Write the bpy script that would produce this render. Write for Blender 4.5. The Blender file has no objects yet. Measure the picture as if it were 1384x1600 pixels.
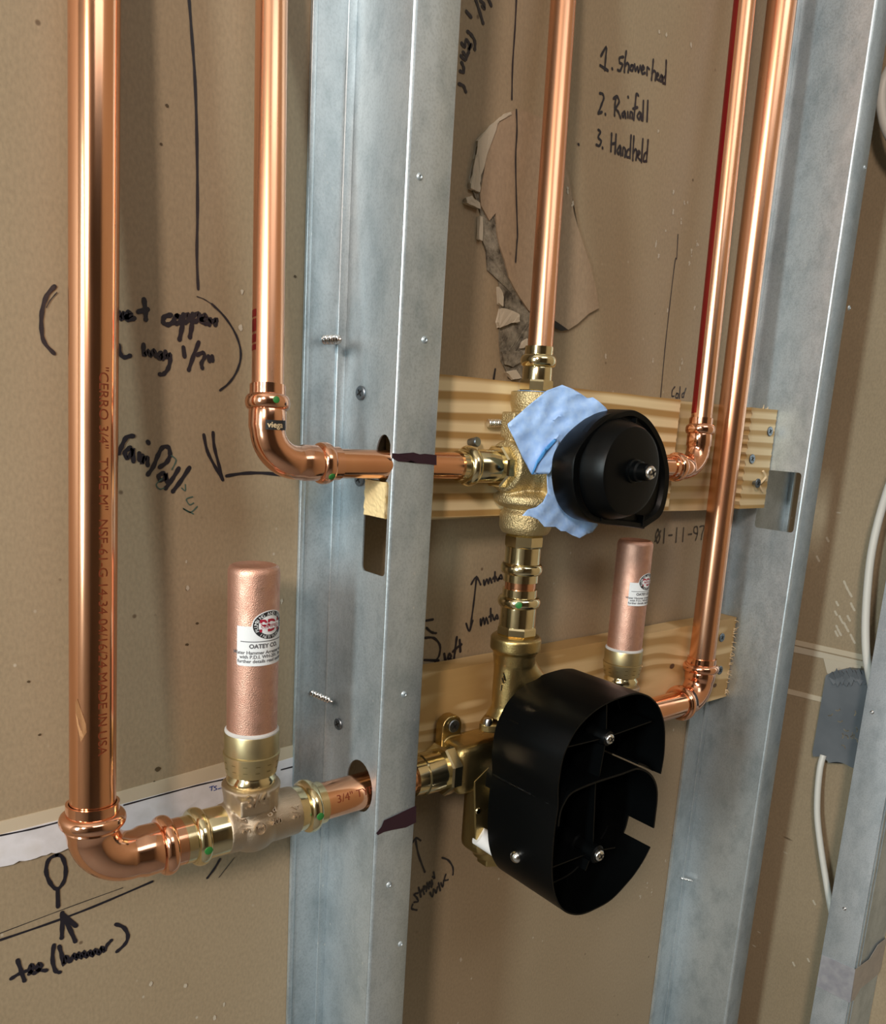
import bpy, bmesh, math, random
from mathutils import Vector, Matrix, noise
random.seed(4)
sc = bpy.context.scene
PI = math.pi

# ------------------------------------------------------------------ camera
F, PX, PY = 1285.0, 692.0, 922.0          # focal length and principal point for a 1384 x 1600 frame
S, Z0 = 0.43, 1.30                        # camera distance to the wall, camera height
YAW, PITCH, ROLL = map(math.radians, (39.55, -11.61, -3.515))
_f = Vector((math.sin(YAW)*math.cos(PITCH), math.cos(YAW)*math.cos(PITCH), math.sin(PITCH)))
_r = Vector((math.cos(YAW), -math.sin(YAW), 0)); _d = _f.cross(_r)
RX = _r*math.cos(ROLL) + _d*math.sin(ROLL)
RD = -_r*math.sin(ROLL) + _d*math.cos(ROLL)
CAM = Vector((0, -S, Z0))
cd = bpy.data.cameras.new('camera'); cam = bpy.data.objects.new('camera', cd)
sc.collection.objects.link(cam); sc.camera = cam
m = Matrix((RX, -RD, -_f)).transposed().to_4x4(); m.translation = CAM
cam.matrix_world = m
cd.sensor_fit = 'HORIZONTAL'; cd.sensor_width = 36; cd.lens = F/1384*36
cd.shift_y = (PY-800)/1384; cd.clip_start = 0.01; cd.clip_end = 50

# ------------------------------------------------------------------ world, lights, exposure
w = bpy.data.worlds.new('world'); sc.world = w; w.use_nodes = True
w.node_tree.nodes['Background'].inputs[0].default_value = (0.93, 0.97, 1.0, 1)
w.node_tree.nodes['Background'].inputs[1].default_value = 0.55
def area(name, loc, target, sx, sy, power, col):
    l = bpy.data.lights.new(name, 'AREA'); l.shape = 'RECTANGLE'; l.size = sx; l.size_y = sy
    l.energy = power; l.color = col
    o = bpy.data.objects.new(name, l); sc.collection.objects.link(o)
    o.location = loc
    o.rotation_euler = (Vector(target)-Vector(loc)).to_track_quat('-Z', 'Y').to_euler()
    return o
TGT = (0.35, 0, Z0-0.1)
area('lamp_warm', (-1.15, -1.15, Z0+0.75), TGT, 0.17, 0.30, 24, (1.0, 0.82, 0.70))
area('lamp_window', (-1.45, -0.66, Z0+0.25), TGT, 0.13, 0.75, 25, (0.83, 0.98, 1.0))
area('fill_overhead', (0.3, -1.5, 2.50), (0.3, -0.5, 0.9), 1.1, 0.7, 8, (0.95, 0.98, 1.0))  # unseen fill light, added to raise the ambient level
sc.view_settings.view_transform = 'Standard'; sc.view_settings.look = 'None'
sc.view_settings.gamma = 1; sc.view_settings.use_curve_mapping = False
sc.view_settings.exposure = -0.12

# ------------------------------------------------------------------ helpers
def ray(u, v): return RX*((u-PX)/F) + RD*((v-PY)/F) + _f
def P(u, v, y=0.0):
    d = ray(u, v); return CAM + d*((y-CAM.y)/d.y)
def PXp(u, v, x):
    d = ray(u, v); return CAM + d*((x-CAM.x)/d.x)
def crop(pts, k, ox, oy): return [(ox+a/k, oy+b/k) for a, b in pts]

def new_mat(name):
    mt = bpy.data.materials.new(name); mt.use_nodes = True
    nt = mt.node_tree; b = nt.nodes['Principled BSDF']
    return mt, nt, b
def simple(name, col, rough=0.5, metal=0.0, spec=None):
    mt, nt, b = new_mat(name)
    b.inputs['Base Color'].default_value = (*col, 1); b.inputs['Roughness'].default_value = rough
    b.inputs['Metallic'].default_value = metal
    if spec is not None: b.inputs['Specular IOR Level'].default_value = spec
    return mt
def node(nt, t, **kw):
    n = nt.nodes.new(t)
    for k, v in kw.items():
        if k in n.inputs: n.inputs[k].default_value = v
        else: setattr(n, k, v)
    return n
def ramp(nt, fac, stops):
    r = nt.nodes.new('ShaderNodeValToRGB'); e = r.color_ramp.elements
    while len(e) < len(stops): e.new(0.5)
    for i, (p, c) in enumerate(stops): e[i].position = p; e[i].color = (*c, 1)
    nt.links.new(fac, r.inputs[0]); return r
def coords(nt, scale=(1, 1, 1), rot=(0, 0, 0)):
    tc = nt.nodes.new('ShaderNodeTexCoord'); mp = nt.nodes.new('ShaderNodeMapping')
    mp.inputs['Scale'].default_value = scale; mp.inputs['Rotation'].default_value = rot
    nt.links.new(tc.outputs['Object'], mp.inputs[0]); return mp.outputs[0]
def mixc(nt, fac, a, b, typ='MIX'):
    n = nt.nodes.new('ShaderNodeMix'); n.data_type = 'RGBA'; n.blend_type = typ
    for s, v in ((0, fac), (6, a), (7, b)):
        if hasattr(v, 'links') or isinstance(v, bpy.types.NodeSocket): nt.links.new(v, n.inputs[s])
        elif isinstance(v, tuple): n.inputs[s].default_value = (*v, 1)
        else: n.inputs[s].default_value = v
    return n.outputs[2]
def bump(nt, b, h, strength, dist):
    n = nt.nodes.new('ShaderNodeBump'); n.inputs['Strength'].default_value = strength
    n.inputs['Distance'].default_value = dist
    nt.links.new(h, n.inputs['Height']); nt.links.new(n.outputs[0], b.inputs['Normal'])

def metal_mat(name, col, col2, rough, rvar=0.08, nscale=60, bstr=0.0, bscale=900, stretch=(1, 1, 1), bdist=0.0004):
    mt, nt, b = new_mat(name); b.inputs['Metallic'].default_value = 1
    v = coords(nt, stretch)
    n = node(nt, 'ShaderNodeTexNoise', Scale=nscale, Detail=4.0); nt.links.new(v, n.inputs['Vector'])
    r = ramp(nt, n.outputs[0], [(0.35, col), (0.7, col2)])
    nt.links.new(r.outputs[0], b.inputs['Base Color'])
    mr = node(nt, 'ShaderNodeMapRange'); mr.inputs[1].default_value = 0.3; mr.inputs[2].default_value = 0.7
    mr.inputs[3].default_value = max(rough-rvar, 0.02); mr.inputs[4].default_value = rough+rvar
    nt.links.new(n.outputs[0], mr.inputs[0]); nt.links.new(mr.outputs[0], b.inputs['Roughness'])
    if bstr:
        n2 = node(nt, 'ShaderNodeTexNoise', Scale=bscale, Detail=2.0); nt.links.new(coords(nt), n2.inputs['Vector'])
        bump(nt, b, n2.outputs[0], bstr, bdist)
    return mt
M = {}
M['copper'] = metal_mat('copper', (0.92, 0.50, 0.30), (0.85, 0.42, 0.24), 0.15, 0.05, 30, stretch=(1, 1, 0.15))
M['copper_satin'] = metal_mat('copper_satin', (0.90, 0.50, 0.31), (0.80, 0.40, 0.23), 0.26, 0.06, 40, stretch=(1, 1, 0.12))
M['copper_fit'] = metal_mat('copper_fitting', (0.93, 0.52, 0.34), (0.84, 0.42, 0.26), 0.13, 0.05, 60)
M['copper_matte'] = metal_mat('copper_brushed', (0.76, 0.46, 0.35), (0.64, 0.37, 0.28), 0.50, 0.07, 160, bstr=0.5, bscale=1800)
M['brass'] = metal_mat('brass_polished', (0.83, 0.73, 0.47), (0.72, 0.61, 0.36), 0.14, 0.05, 60)
M['brass_sat'] = metal_mat('brass_satin', (0.58, 0.48, 0.27), (0.48, 0.39, 0.21), 0.43, 0.06, 90)
M['brass_cast'] = metal_mat('brass_cast', (0.56, 0.42, 0.18), (0.42, 0.30, 0.12), 0.34, 0.07, 50, bstr=0.3, bscale=1100)
M['brass_rough'] = metal_mat('brass_rough', (0.62, 0.50, 0.28), (0.48, 0.37, 0.19), 0.52, 0.06, 50, bstr=0.9, bscale=1000, bdist=0.0008)
M['bronze'] = metal_mat('bronze_sandcast', (0.60, 0.49, 0.37), (0.50, 0.40, 0.29), 0.40, 0.06, 60, bstr=0.6, bscale=2600, bdist=0.0005)
M['chrome'] = simple('screw_chrome', (0.75, 0.75, 0.74), 0.2, 1)
M['screw'] = simple('screw_dark', (0.22, 0.25, 0.28), 0.4, 1)
M['black_ink'] = simple('marker_ink', (0.012, 0.010, 0.016), 0.45)
M['purple_ink'] = simple('marker_purple', (0.022, 0.006, 0.014), 0.35)
M['teal_ink'] = simple('pen_teal', (0.05, 0.10, 0.08), 0.6)
M['red_ink'] = simple('red_print', (0.36, 0.012, 0.035), 0.45)
M['red_stripe'] = metal_mat('red_stripe_paint', (0.45, 0.02, 0.035), (0.52, 0.07, 0.06), 0.36, 0.05, 45, stretch=(1, 1, 0.2))
M['pipe_print'] = simple('pipe_print', (0.20, 0.04, 0.012), 0.5, 0.3)
M['green'] = simple('green_dot', (0.02, 0.16, 0.03), 0.45)
M['label_white'] = simple('label_white', (0.74, 0.77, 0.79), 0.35)
M['label_black'] = simple('label_black', (0.02, 0.02, 0.022), 0.4)
M['label_grey'] = simple('label_lettering_grey', (0.12, 0.12, 0.13), 0.5)
M['white_plastic'] = simple('white_plastic', (0.85, 0.85, 0.84), 0.4)
M['cable'] = simple('cable_white', (0.66, 0.65, 0.60), 0.45)
M['gypsum_white'] = simple('gypsum_white', (0.50, 0.44, 0.34), 0.9)
M['grout'] = simple('grey_solder', (0.50, 0.49, 0.47), 0.6)
M['darkhole'] = simple('socket_dark', (0.01, 0.01, 0.01), 0.6)
M['fibre'] = simple('splinter_wood', (0.75, 0.60, 0.38), 0.8)

def plastic():
    mt, nt, b = new_mat('black_plastic')
    b.inputs['Base Color'].default_value = (0.0012, 0.0016, 0.0018, 1); b.inputs['Roughness'].default_value = 0.36
    b.inputs['Specular IOR Level'].default_value = 0.16
    n = node(nt, 'ShaderNodeTexNoise', Scale=700.0, Detail=2.0); nt.links.new(coords(nt), n.inputs['Vector'])
    bump(nt, b, n.outputs[0], 0.05, 0.0003); return mt
M['plastic'] = plastic()

def galv(name, base, dark, rough, metal=0.75):
    mt, nt, b = new_mat(name); b.inputs['Metallic'].default_value = metal
    v = coords(nt, (1, 1, 0.5))
    n = node(nt, 'ShaderNodeTexNoise', Scale=14.0, Detail=3.0); nt.links.new(v, n.inputs['Vector'])
    n0 = node(nt, 'ShaderNodeTexNoise', Scale=55.0, Detail=6.0, Roughness=0.65); nt.links.new(coords(nt, (1, 1, 0.6)), n0.inputs['Vector'])
    r0 = ramp(nt, n.outputs[0], [(0.3, dark), (0.7, base)])
    rr0 = ramp(nt, n0.outputs[0], [(0.30, (0.74, 0.77, 0.78)), (0.55, (1, 1, 1))])
    class r: outputs = [mixc(nt, 1.0, r0.outputs[0], rr0.outputs[0], 'MULTIPLY')]
    s = node(nt, 'ShaderNodeTexNoise', Scale=900.0, Detail=3.0); nt.links.new(coords(nt, (1, 1, 0.8)), s.inputs['Vector'])
    rs = ramp(nt, s.outputs[0], [(0.34, (0.74, 0.76, 0.77)), (0.55, (1, 1, 1))])
    c = mixc(nt, 0.55, r.outputs[0], rs.outputs[0], 'MULTIPLY')
    # dust and gypsum specks
    k = node(nt, 'ShaderNodeTexVoronoi', Scale=150.0); nt.links.new(coords(nt, (1, 1, 0.7)), k.inputs['Vector'])
    kk = node(nt, 'ShaderNodeTexNoise', Scale=9.0); nt.links.new(coords(nt), kk.inputs['Vector'])
    rk = ramp(nt, k.outputs['Distance'], [(0.05, (1, 1, 1)), (0.12, (0, 0, 0))])
    rkk = ramp(nt, kk.outputs[0], [(0.50, (0, 0, 0)), (0.60, (0.8, 0.8, 0.8))])
    f = mixc(nt, 1.0, rk.outputs[0], rkk.outputs[0], 'MULTIPLY')
    c = mixc(nt, f, c, (0.75, 0.76, 0.74))
    nt.links.new(c, b.inputs['Base Color'])
    mr = node(nt, 'ShaderNodeMapRange'); mr.inputs[3].default_value = rough-0.08; mr.inputs[4].default_value = rough+0.1
    nt.links.new(s.outputs[0], mr.inputs[0]); nt.links.new(mr.outputs[0], b.inputs['Roughness'])
    bump(nt, b, s.outputs[0], 0.12, 0.0004)
    return mt
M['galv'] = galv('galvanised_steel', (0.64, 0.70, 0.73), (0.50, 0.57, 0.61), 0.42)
M['galv_lit'] = galv('galvanised_steel_lit', (0.80, 0.86, 0.92), (0.66, 0.73, 0.79), 0.45)  # same steel, colour lightened for the flange that faces the window light

def kraft(name, c1, c2):
    mt, nt, b = new_mat(name)
    n = node(nt, 'ShaderNodeTexNoise', Scale=7.0, Detail=4.0); nt.links.new(coords(nt), n.inputs['Vector'])
    r = ramp(nt, n.outputs[0], [(0.3, c1), (0.7, c2)])
    fi = node(nt, 'ShaderNodeTexNoise', Scale=650.0, Detail=3.0); nt.links.new(coords(nt, (1, 1, 0.55)), fi.inputs['Vector'])
    rf = ramp(nt, fi.outputs[0], [(0.3, (0.82, 0.82, 0.82)), (0.7, (1.0, 1.0, 1.0))])
    c = mixc(nt, 1.0, r.outputs[0], rf.outputs[0], 'MULTIPLY')
    k = node(nt, 'ShaderNodeTexVoronoi', Scale=46.0); nt.links.new(coords(nt, (1, 0.2, 1)), k.inputs['Vector'])
    rk = ramp(nt, k.outputs['Distance'], [(0.035, (1, 1, 1)), (0.07, (0, 0, 0))])
    kk = node(nt, 'ShaderNodeTexWhiteNoise'); nt.links.new(k.outputs['Color'], kk.inputs[0])
    rkk = ramp(nt, kk.outputs[0], [(0.35, (0, 0, 0)), (0.6, (0.85, 0.85, 0.85))])
    f = mixc(nt, 1.0, rk.outputs[0], rkk.outputs[0], 'MULTIPLY')
    c = mixc(nt, f, c, (0.11, 0.07, 0.04))
    k2 = node(nt, 'ShaderNodeTexVoronoi', Scale=75.0); nt.links.new(coords(nt, (1.0, 0.3, 0.8), (0, 0.6, 0)), k2.inputs['Vector'])
    r2 = ramp(nt, k2.outputs['Distance'], [(0.04, (0.6, 0.6, 0.6)), (0.075, (0, 0, 0))])
    k3 = node(nt, 'ShaderNodeTexNoise', Scale=5.0); nt.links.new(coords(nt, (1, 1, 0.6)), k3.inputs['Vector'])
    r3 = ramp(nt, k3.outputs[0], [(0.5, (0, 0, 0)), (0.6, (1, 1, 1))])
    f2 = mixc(nt, 1.0, r2.outputs[0], r3.outputs[0], 'MULTIPLY')
    c = mixc(nt, f2, c, (0.62, 0.58, 0.50))
    nt.links.new(c, b.inputs['Base Color']); b.inputs['Roughness'].default_value = 0.55
    b.inputs['Specular IOR Level'].default_value = 0.35
    bump(nt, b, fi.outputs[0], 0.12, 0.0004)
    return mt
M['kraft'] = kraft('kraft_paper_drywall', (0.325, 0.250, 0.158), (0.365, 0.285, 0.185))
M['kraft_flap'] = kraft('kraft_paper_flap', (0.36, 0.265, 0.175), (0.39, 0.29, 0.195))

def joint_mat():
    mt, nt, b = new_mat('joint_compound')
    n = node(nt, 'ShaderNodeTexNoise', Scale=60.0, Detail=6.0); nt.links.new(coords(nt), n.inputs['Vector'])
    r = ramp(nt, n.outputs[0], [(0.3, (0.55, 0.54, 0.55)), (0.55, (0.68, 0.67, 0.70)), (0.8, (0.60, 0.58, 0.57))])
    nt.links.new(r.outputs[0], b.inputs['Base Color']); b.inputs['Roughness'].default_value = 0.6
    bump(nt, b, n.outputs[0], 0.5, 0.0008); return mt
M['joint'] = joint_mat()
M['cream'] = simple('cream_paper_edge', (0.52, 0.44, 0.32), 0.6)
def gyp():
    mt, nt, b = new_mat('broken_gypsum')
    n = node(nt, 'ShaderNodeTexNoise', Scale=90.0, Detail=8.0, Roughness=0.7); nt.links.new(coords(nt), n.inputs['Vector'])
    r = ramp(nt, n.outputs[0], [(0.36, (0.05, 0.04, 0.028)), (0.5, (0.20, 0.175, 0.13)), (0.72, (0.40, 0.36, 0.28))])  # darkest stop paints in the shade of small cavities
    nt.links.new(r.outputs[0], b.inputs['Base Color']); b.inputs['Roughness'].default_value = 0.9
    bump(nt, b, n.outputs[0], 1.0, 0.002); return mt
M['gypsum'] = gyp()

def wood(name, light, dark, bands, distort, seed, fine=0.5, warp=1.6):
    mt, nt, b = new_mat(name)
    v0 = coords(nt, (1, 1, 1)); mp = node(nt, 'ShaderNodeMapping'); mp.inputs['Location'].default_value = (seed, 0, seed*0.7)
    mp.inputs['Scale'].default_value = (0.55, 0.55, 3.2); nt.links.new(v0, mp.inputs[0])
    n = node(nt, 'ShaderNodeTexNoise', Scale=distort, Detail=1.5); nt.links.new(mp.outputs[0], n.inputs['Vector'])
    sep = node(nt, 'ShaderNodeSeparateXYZ'); nt.links.new(v0, sep.inputs[0])
    mu = node(nt, 'ShaderNodeMath', operation='MULTIPLY'); mu.inputs[1].default_value = bands; nt.links.new(sep.outputs[2], mu.inputs[0])
    m2 = node(nt, 'ShaderNodeMath', operation='MULTIPLY'); m2.inputs[1].default_value = warp; nt.links.new(n.outputs[0], m2.inputs[0])
    ad = node(nt, 'ShaderNodeMath', operation='ADD'); nt.links.new(mu.outputs[0], ad.inputs[0]); nt.links.new(m2.outputs[0], ad.inputs[1])
    fr = node(nt, 'ShaderNodeMath', operation='FRACT'); nt.links.new(ad.outputs[0], fr.inputs[0])
    mid = tuple((a+c)/2 for a, c in zip(light, dark))
    r = ramp(nt, fr.outputs[0], [(0.0, light), (0.36, light), (0.50, mid), (0.62, dark), (0.90, dark), (1.0, light)])
    g = node(nt, 'ShaderNodeTexNoise', Scale=120.0, Detail=4.0); nt.links.new(coords(nt, (0.06, 1, 1)), g.inputs['Vector'])
    rg = ramp(nt, g.outputs[0], [(0.3, (0.84, 0.82, 0.78)), (0.7, (1, 1, 1))])
    c = mixc(nt, fine, r.outputs[0], rg.outputs[0], 'MULTIPLY')
    nt.links.new(c, b.inputs['Base Color']); b.inputs['Roughness'].default_value = 0.55
    bump(nt, b, g.outputs[0], 0.15, 0.0004); return mt
M['pine'] = wood('pine_striped', (0.80, 0.64, 0.38), (0.42, 0.25, 0.085), 95, 5, 1.3)
M['pine_plain'] = wood('pine_plain', (0.60, 0.46, 0.26), (0.45, 0.31, 0.13), 90, 4, 3.1)
M['pine_block'] = wood('pine_block', (0.76, 0.62, 0.38), (0.48, 0.32, 0.13), 95, 5, 2.2)
M['pine_low'] = wood('pine_lower', (0.66, 0.49, 0.26), (0.44, 0.28, 0.11), 42, 9, 5.7, warp=5.0)
M['endgrain'] = simple('pine_end_grain', (0.80, 0.63, 0.33), 0.85)

def tape_mat(name, c1, c2, sc_=120, trans=0.0):
    mt, nt, b = new_mat(name)
    n = node(nt, 'ShaderNodeTexNoise', Scale=float(sc_), Detail=5.0); nt.links.new(coords(nt), n.inputs['Vector'])
    r = ramp(nt, n.outputs[0], [(0.35, c1), (0.65, c2)])
    nt.links.new(r.outputs[0], b.inputs['Base Color']); b.inputs['Roughness'].default_value = 0.45
    bump(nt, b, n.outputs[0], trans or 0.5, 0.0006); return mt
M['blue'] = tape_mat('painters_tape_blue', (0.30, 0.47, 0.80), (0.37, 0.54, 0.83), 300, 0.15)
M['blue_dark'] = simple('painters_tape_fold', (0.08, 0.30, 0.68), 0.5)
M['duct'] = tape_mat('grey_tape', (0.25, 0.25, 0.28), (0.33, 0.33, 0.35))
M['duct_brown'] = tape_mat('tape_backing', (0.30, 0.27, 0.24), (0.36, 0.32, 0.28))
M['box'] = tape_mat('grey_box_tape', (0.11, 0.125, 0.14), (0.145, 0.16, 0.175), 30)
M['plaster'] = simple('painted_plaster', (0.75, 0.74, 0.71), 0.8)
M['room_brown'] = simple('room_wallboard', (0.16, 0.12, 0.08), 0.8)
M['concrete'] = simple('concrete_floor', (0.22, 0.21, 0.20), 0.85)

def link(name, bm, mat, parent=None, smooth=35):
    me = bpy.data.meshes.new(name)
    bmesh.ops.recalc_face_normals(bm, faces=bm.faces)
    bm.to_mesh(me); bm.free()
    if smooth:
        for p in me.polygons: p.use_smooth = True
        me.set_sharp_from_angle(angle=math.radians(smooth))
    me.materials.append(M[mat] if isinstance(mat, str) else mat)
    o = bpy.data.objects.new(name, me); sc.collection.objects.link(o)
    if parent:
        o.parent = parent
        o.matrix_parent_inverse = Matrix.Translation(-parent.location)
    return o
def thing(name, label, cat, loc=(0, 0, 0), group=None):
    o = bpy.data.objects.new(name, None); sc.collection.objects.link(o); o.location = loc
    o.empty_display_size = 0.01
    o['label'] = label; o['category'] = cat
    if group: o['group'] = group
    return o
def tag(o, label, cat, group=None):
    o['label'] = label; o['category'] = cat
    if group: o['group'] = group
    return o
def structure(o): o['kind'] = 'structure'; return o

def basis(d):
    d = Vector(d).normalized()
    a = Vector((0, 0, 1)) if abs(d.z) < 0.9 else Vector((1, 0, 0))
    x = d.cross(a).normalized(); y = d.cross(x).normalized()
    return x, y, d
def add_box(bm, lo, hi, bev=0.0):
    lo = Vector(lo); hi = Vector(hi)
    r = bmesh.ops.create_cube(bm, size=1)
    for v in r['verts']:
        v.co = Vector(((lo.x+hi.x)/2+v.co.x*(hi.x-lo.x), (lo.y+hi.y)/2+v.co.y*(hi.y-lo.y), (lo.z+hi.z)/2+v.co.z*(hi.z-lo.z)))
    if bev:
        es = list({e for v in r['verts'] for e in v.link_edges})
        bmesh.ops.bevel(bm, geom=es, offset=bev, segments=3, affect='EDGES', profile=0.5)
    return bm
def add_sweep(bm, pts, radii, seg=40, cap=True, up=None):
    """tube through pts with a radius at each point"""
    rings = []; n = len(pts)
    pts = [Vector(p) for p in pts]
    t0 = (pts[1]-pts[0]).normalized(); x, y, _ = basis(t0)
    prev = t0
    for i in range(n):
        if i == 0: t = t0
        elif i == n-1: t = (pts[i]-pts[i-1])
        else: t = (pts[i+1]-pts[i-1])
        t = t.normalized() if t.length > 1e-9 else prev
        q = prev.rotation_difference(t); x = q @ x; y = q @ y; prev = t
        rings.append([bm.verts.new(pts[i]+(x*math.cos(a)+y*math.sin(a))*radii[i]) for a in [2*PI*k/seg for k in range(seg)]])
    for a, b in zip(rings, rings[1:]):
        for k in range(seg): bm.faces.new((a[k], a[(k+1) % seg], b[(k+1) % seg], b[k]))
    if cap:
        bm.faces.new(rings[0][::-1]); bm.faces.new(rings[-1])
    return bm
def add_lathe(bm, origin, d, prof, seg=48, cap=True, phase=0.0):
    """prof: (distance along d, radius)"""
    x, y, d = basis(d); o = Vector(origin); rings = []
    for t, r in prof:
        rings.append([bm.verts.new(o+d*t+(x*math.cos(a)+y*math.sin(a))*r) for a in [phase+2*PI*k/seg for k in range(seg)]])
    for a, b in zip(rings, rings[1:]):
        for k in range(seg): bm.faces.new((a[k], a[(k+1) % seg], b[(k+1) % seg], b[k]))
    if cap:
        bm.faces.new(rings[0][::-1]); bm.faces.new(rings[-1])
    return bm
def add_prism(bm, outline, dvec):
    a = [bm.verts.new(Vector(p)) for p in outline]; b = [bm.verts.new(Vector(p)+Vector(dvec)) for p in outline]
    n = len(a); bm.faces.new(a); bm.faces.new(b[::-1])
    for i in range(n): bm.faces.new((a[i], b[i], b[(i+1) % n], a[(i+1) % n]))
    return bm
def smooth_line(pts, k=5):
    if len(pts) < 3: return [Vector(p) for p in pts]
    p = [Vector(q) for q in pts]; out = []
    for i in range(len(p)-1):
        a = p[max(i-1, 0)]; b = p[i]; c = p[i+1]; d = p[min(i+2, len(p)-1)]
        for j in range(k):
            t = j/k
            out.append(0.5*((2*b)+(c-a)*t+(2*a-5*b+4*c-d)*t*t+(3*b-a-3*c+d)*t**3))
    out.append(p[-1]); return out
def remesh(o, vox, smooth_it=6):
    r = o.modifiers.new('cast', 'REMESH'); r.mode = 'VOXEL'; r.voxel_size = vox; r.use_smooth_shade = True
    s = o.modifiers.new('soften', 'SMOOTH'); s.iterations = smooth_it; s.factor = 0.5
    return o

def press_prof(pr, L, collar=0.005, bead=0.0075, flip=False, k_sleeve=1.2, k_bead=1.45, k_col=1.13):
    """profile of a press-fit socket, from its mouth (t=0) inward to L"""
    p = [(0, pr*1.01), (0, pr*k_col), (collar, pr*k_col)]
    for i in range(9):
        a = PI*i/8
        p.append((collar+bead*0.5*(1-math.cos(a)), pr*(k_col+0.03)+(k_bead-k_col-0.03)*pr*math.sin(a)))
    p += [(collar+bead+0.001, pr*k_sleeve), (L, pr*k_sleeve)]
    return p
def dot(name, centre, normal, r, mat, parent, flat=0.0006):
    bm = bmesh.new(); add_lathe(bm, Vector(centre), normal, [(-0.001, r), (flat*0.6, r), (flat, r*0.7)], 20)
    return link(name, bm, mat, parent)

# text -> flat mesh (x,y) list
def text_mesh(txt, size=1.0, align='LEFT'):
    cu = bpy.data.curves.new('t', 'FONT'); cu.body = txt; cu.size = size; cu.align_x = align; cu.resolution_u = 3
    cu.fill_mode = 'BOTH'
    o = bpy.data.objects.new('t', cu); sc.collection.objects.link(o)
    dg = bpy.context.evaluated_depsgraph_get(); dg.update()
    me = bpy.data.meshes.new_from_object(o.evaluated_get(dg))
    bpy.data.objects.remove(o); bpy.data.curves.remove(cu)
    return me
def add_text(bm, txt, size, fn, align='LEFT', bold=0.0, sx=1.0, cuts=0):
    me = text_mesh(txt, size, align); t = bmesh.new(); t.from_mesh(me); bpy.data.meshes.remove(me)
    if cuts: bmesh.ops.subdivide_edges(t, edges=t.edges, cuts=cuts)
    offs = [(0, 0)] if not bold else [(0, 0), (bold, 0), (-bold, 0), (0, bold), (0, -bold)]
    for k, (dx, dy) in enumerate(offs):
        mp = {}
        for v in t.verts: mp[v] = bm.verts.new(fn(v.co.x*sx+dx, v.co.y+dy, k*1e-6))
        for f in t.faces:
            try: bm.faces.new([mp[v] for v in f.verts])
            except ValueError: pass
    t.free(); return bm

def add_ribbon(bm, pts, w, nrm=Vector((0, -1, 0)), lift=0.0003, k=5, taper=True):
    """marker stroke lying on a surface: rounded ribbon"""
    p = smooth_line(pts, k)
    q = [p[0]]
    for a in p[1:]:
        if (a-q[-1]).length > 1e-5: q.append(a)
    p = q
    if len(p) == 1: p = [p[0], p[0]+Vector((0, 0, 0.0003))]
    z = nrm*(lift+random.random()*0.00006)
    L = []; R = []
    for i, a in enumerate(p):
        t = (p[min(i+1, len(p)-1)]-p[max(i-1, 0)]).normalized(); s = t.cross(nrm).normalized()
        ww = w*(0.5+0.08*math.sin(i*1.7))
        L.append(bm.verts.new(a+s*ww+z)); R.append(bm.verts.new(a-s*ww+z))
    for i in range(len(p)-1): bm.faces.new((L[i], L[i+1], R[i+1], R[i]))
    for i, sg in ((0, -1), (len(p)-1, 1)):
        t = (p[1]-p[0]).normalized() if i == 0 else (p[-1]-p[-2]).normalized()
        s = t.cross(nrm).normalized(); c = p[i]
        vs = [bm.verts.new(c+(s*math.cos(a)+t*sg*math.sin(a))*w*0.5+z) for a in [PI*j/6 for j in range(7)]]
        bm.faces.new(vs)
    return bm
def writing(name, strokes, w, parent, mat='black_ink', plane=0.0, label=None, k=4):
    bm = bmesh.new()
    for s in strokes: add_ribbon(bm, [P(u, v, plane) for u, v in s], w*0.66, k=k)
    o = link(name, bm, mat, parent, smooth=0)
    if label: o['label'] = label
    return o

ZL, ZU = Z0-0.2275, Z0-0.0259      # heights of the two horizontal runs
YL, YU = -0.037, -0.047            # their distance off the wall
RB, RS = 0.0111, 0.00795           # three-quarter and half inch pipe

# ------------------------------------------------------------------ room shell
WRX = 0.835
bm = bmesh.new(); add_box(bm, (-1.8, 0, 0), (WRX+0.02, 0.025, 2.6)); wb = structure(link('wall_back', bm, 'kraft', smooth=0))
bm = bmesh.new(); add_box(bm, (WRX, -3.2, 0), (WRX+0.02, 0, 2.6)); wr = structure(link('wall_right', bm, 'kraft', smooth=0))
bm = bmesh.new(); add_box(bm, (-1.82, -3.2, 0), (-1.8, 0.025, 2.6)); structure(link('wall_left', bm, 'plaster', smooth=0))
bm = bmesh.new(); add_box(bm, (-1.82, -3.22, 0), (WRX+0.02, -3.2, 2.6)); structure(link('wall_front', bm, 'room_brown', smooth=0))
bm = bmesh.new(); add_box(bm, (-1.82, -3.22, -0.02), (WRX+0.02, 0.025, 0)); structure(link('floor', bm, 'concrete', smooth=0))
bm = bmesh.new(); add_box(bm, (-1.82, -3.22, 2.6), (WRX+0.02, 0.025, 2.62)); structure(link('ceiling', bm, 'plaster', smooth=0))

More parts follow.
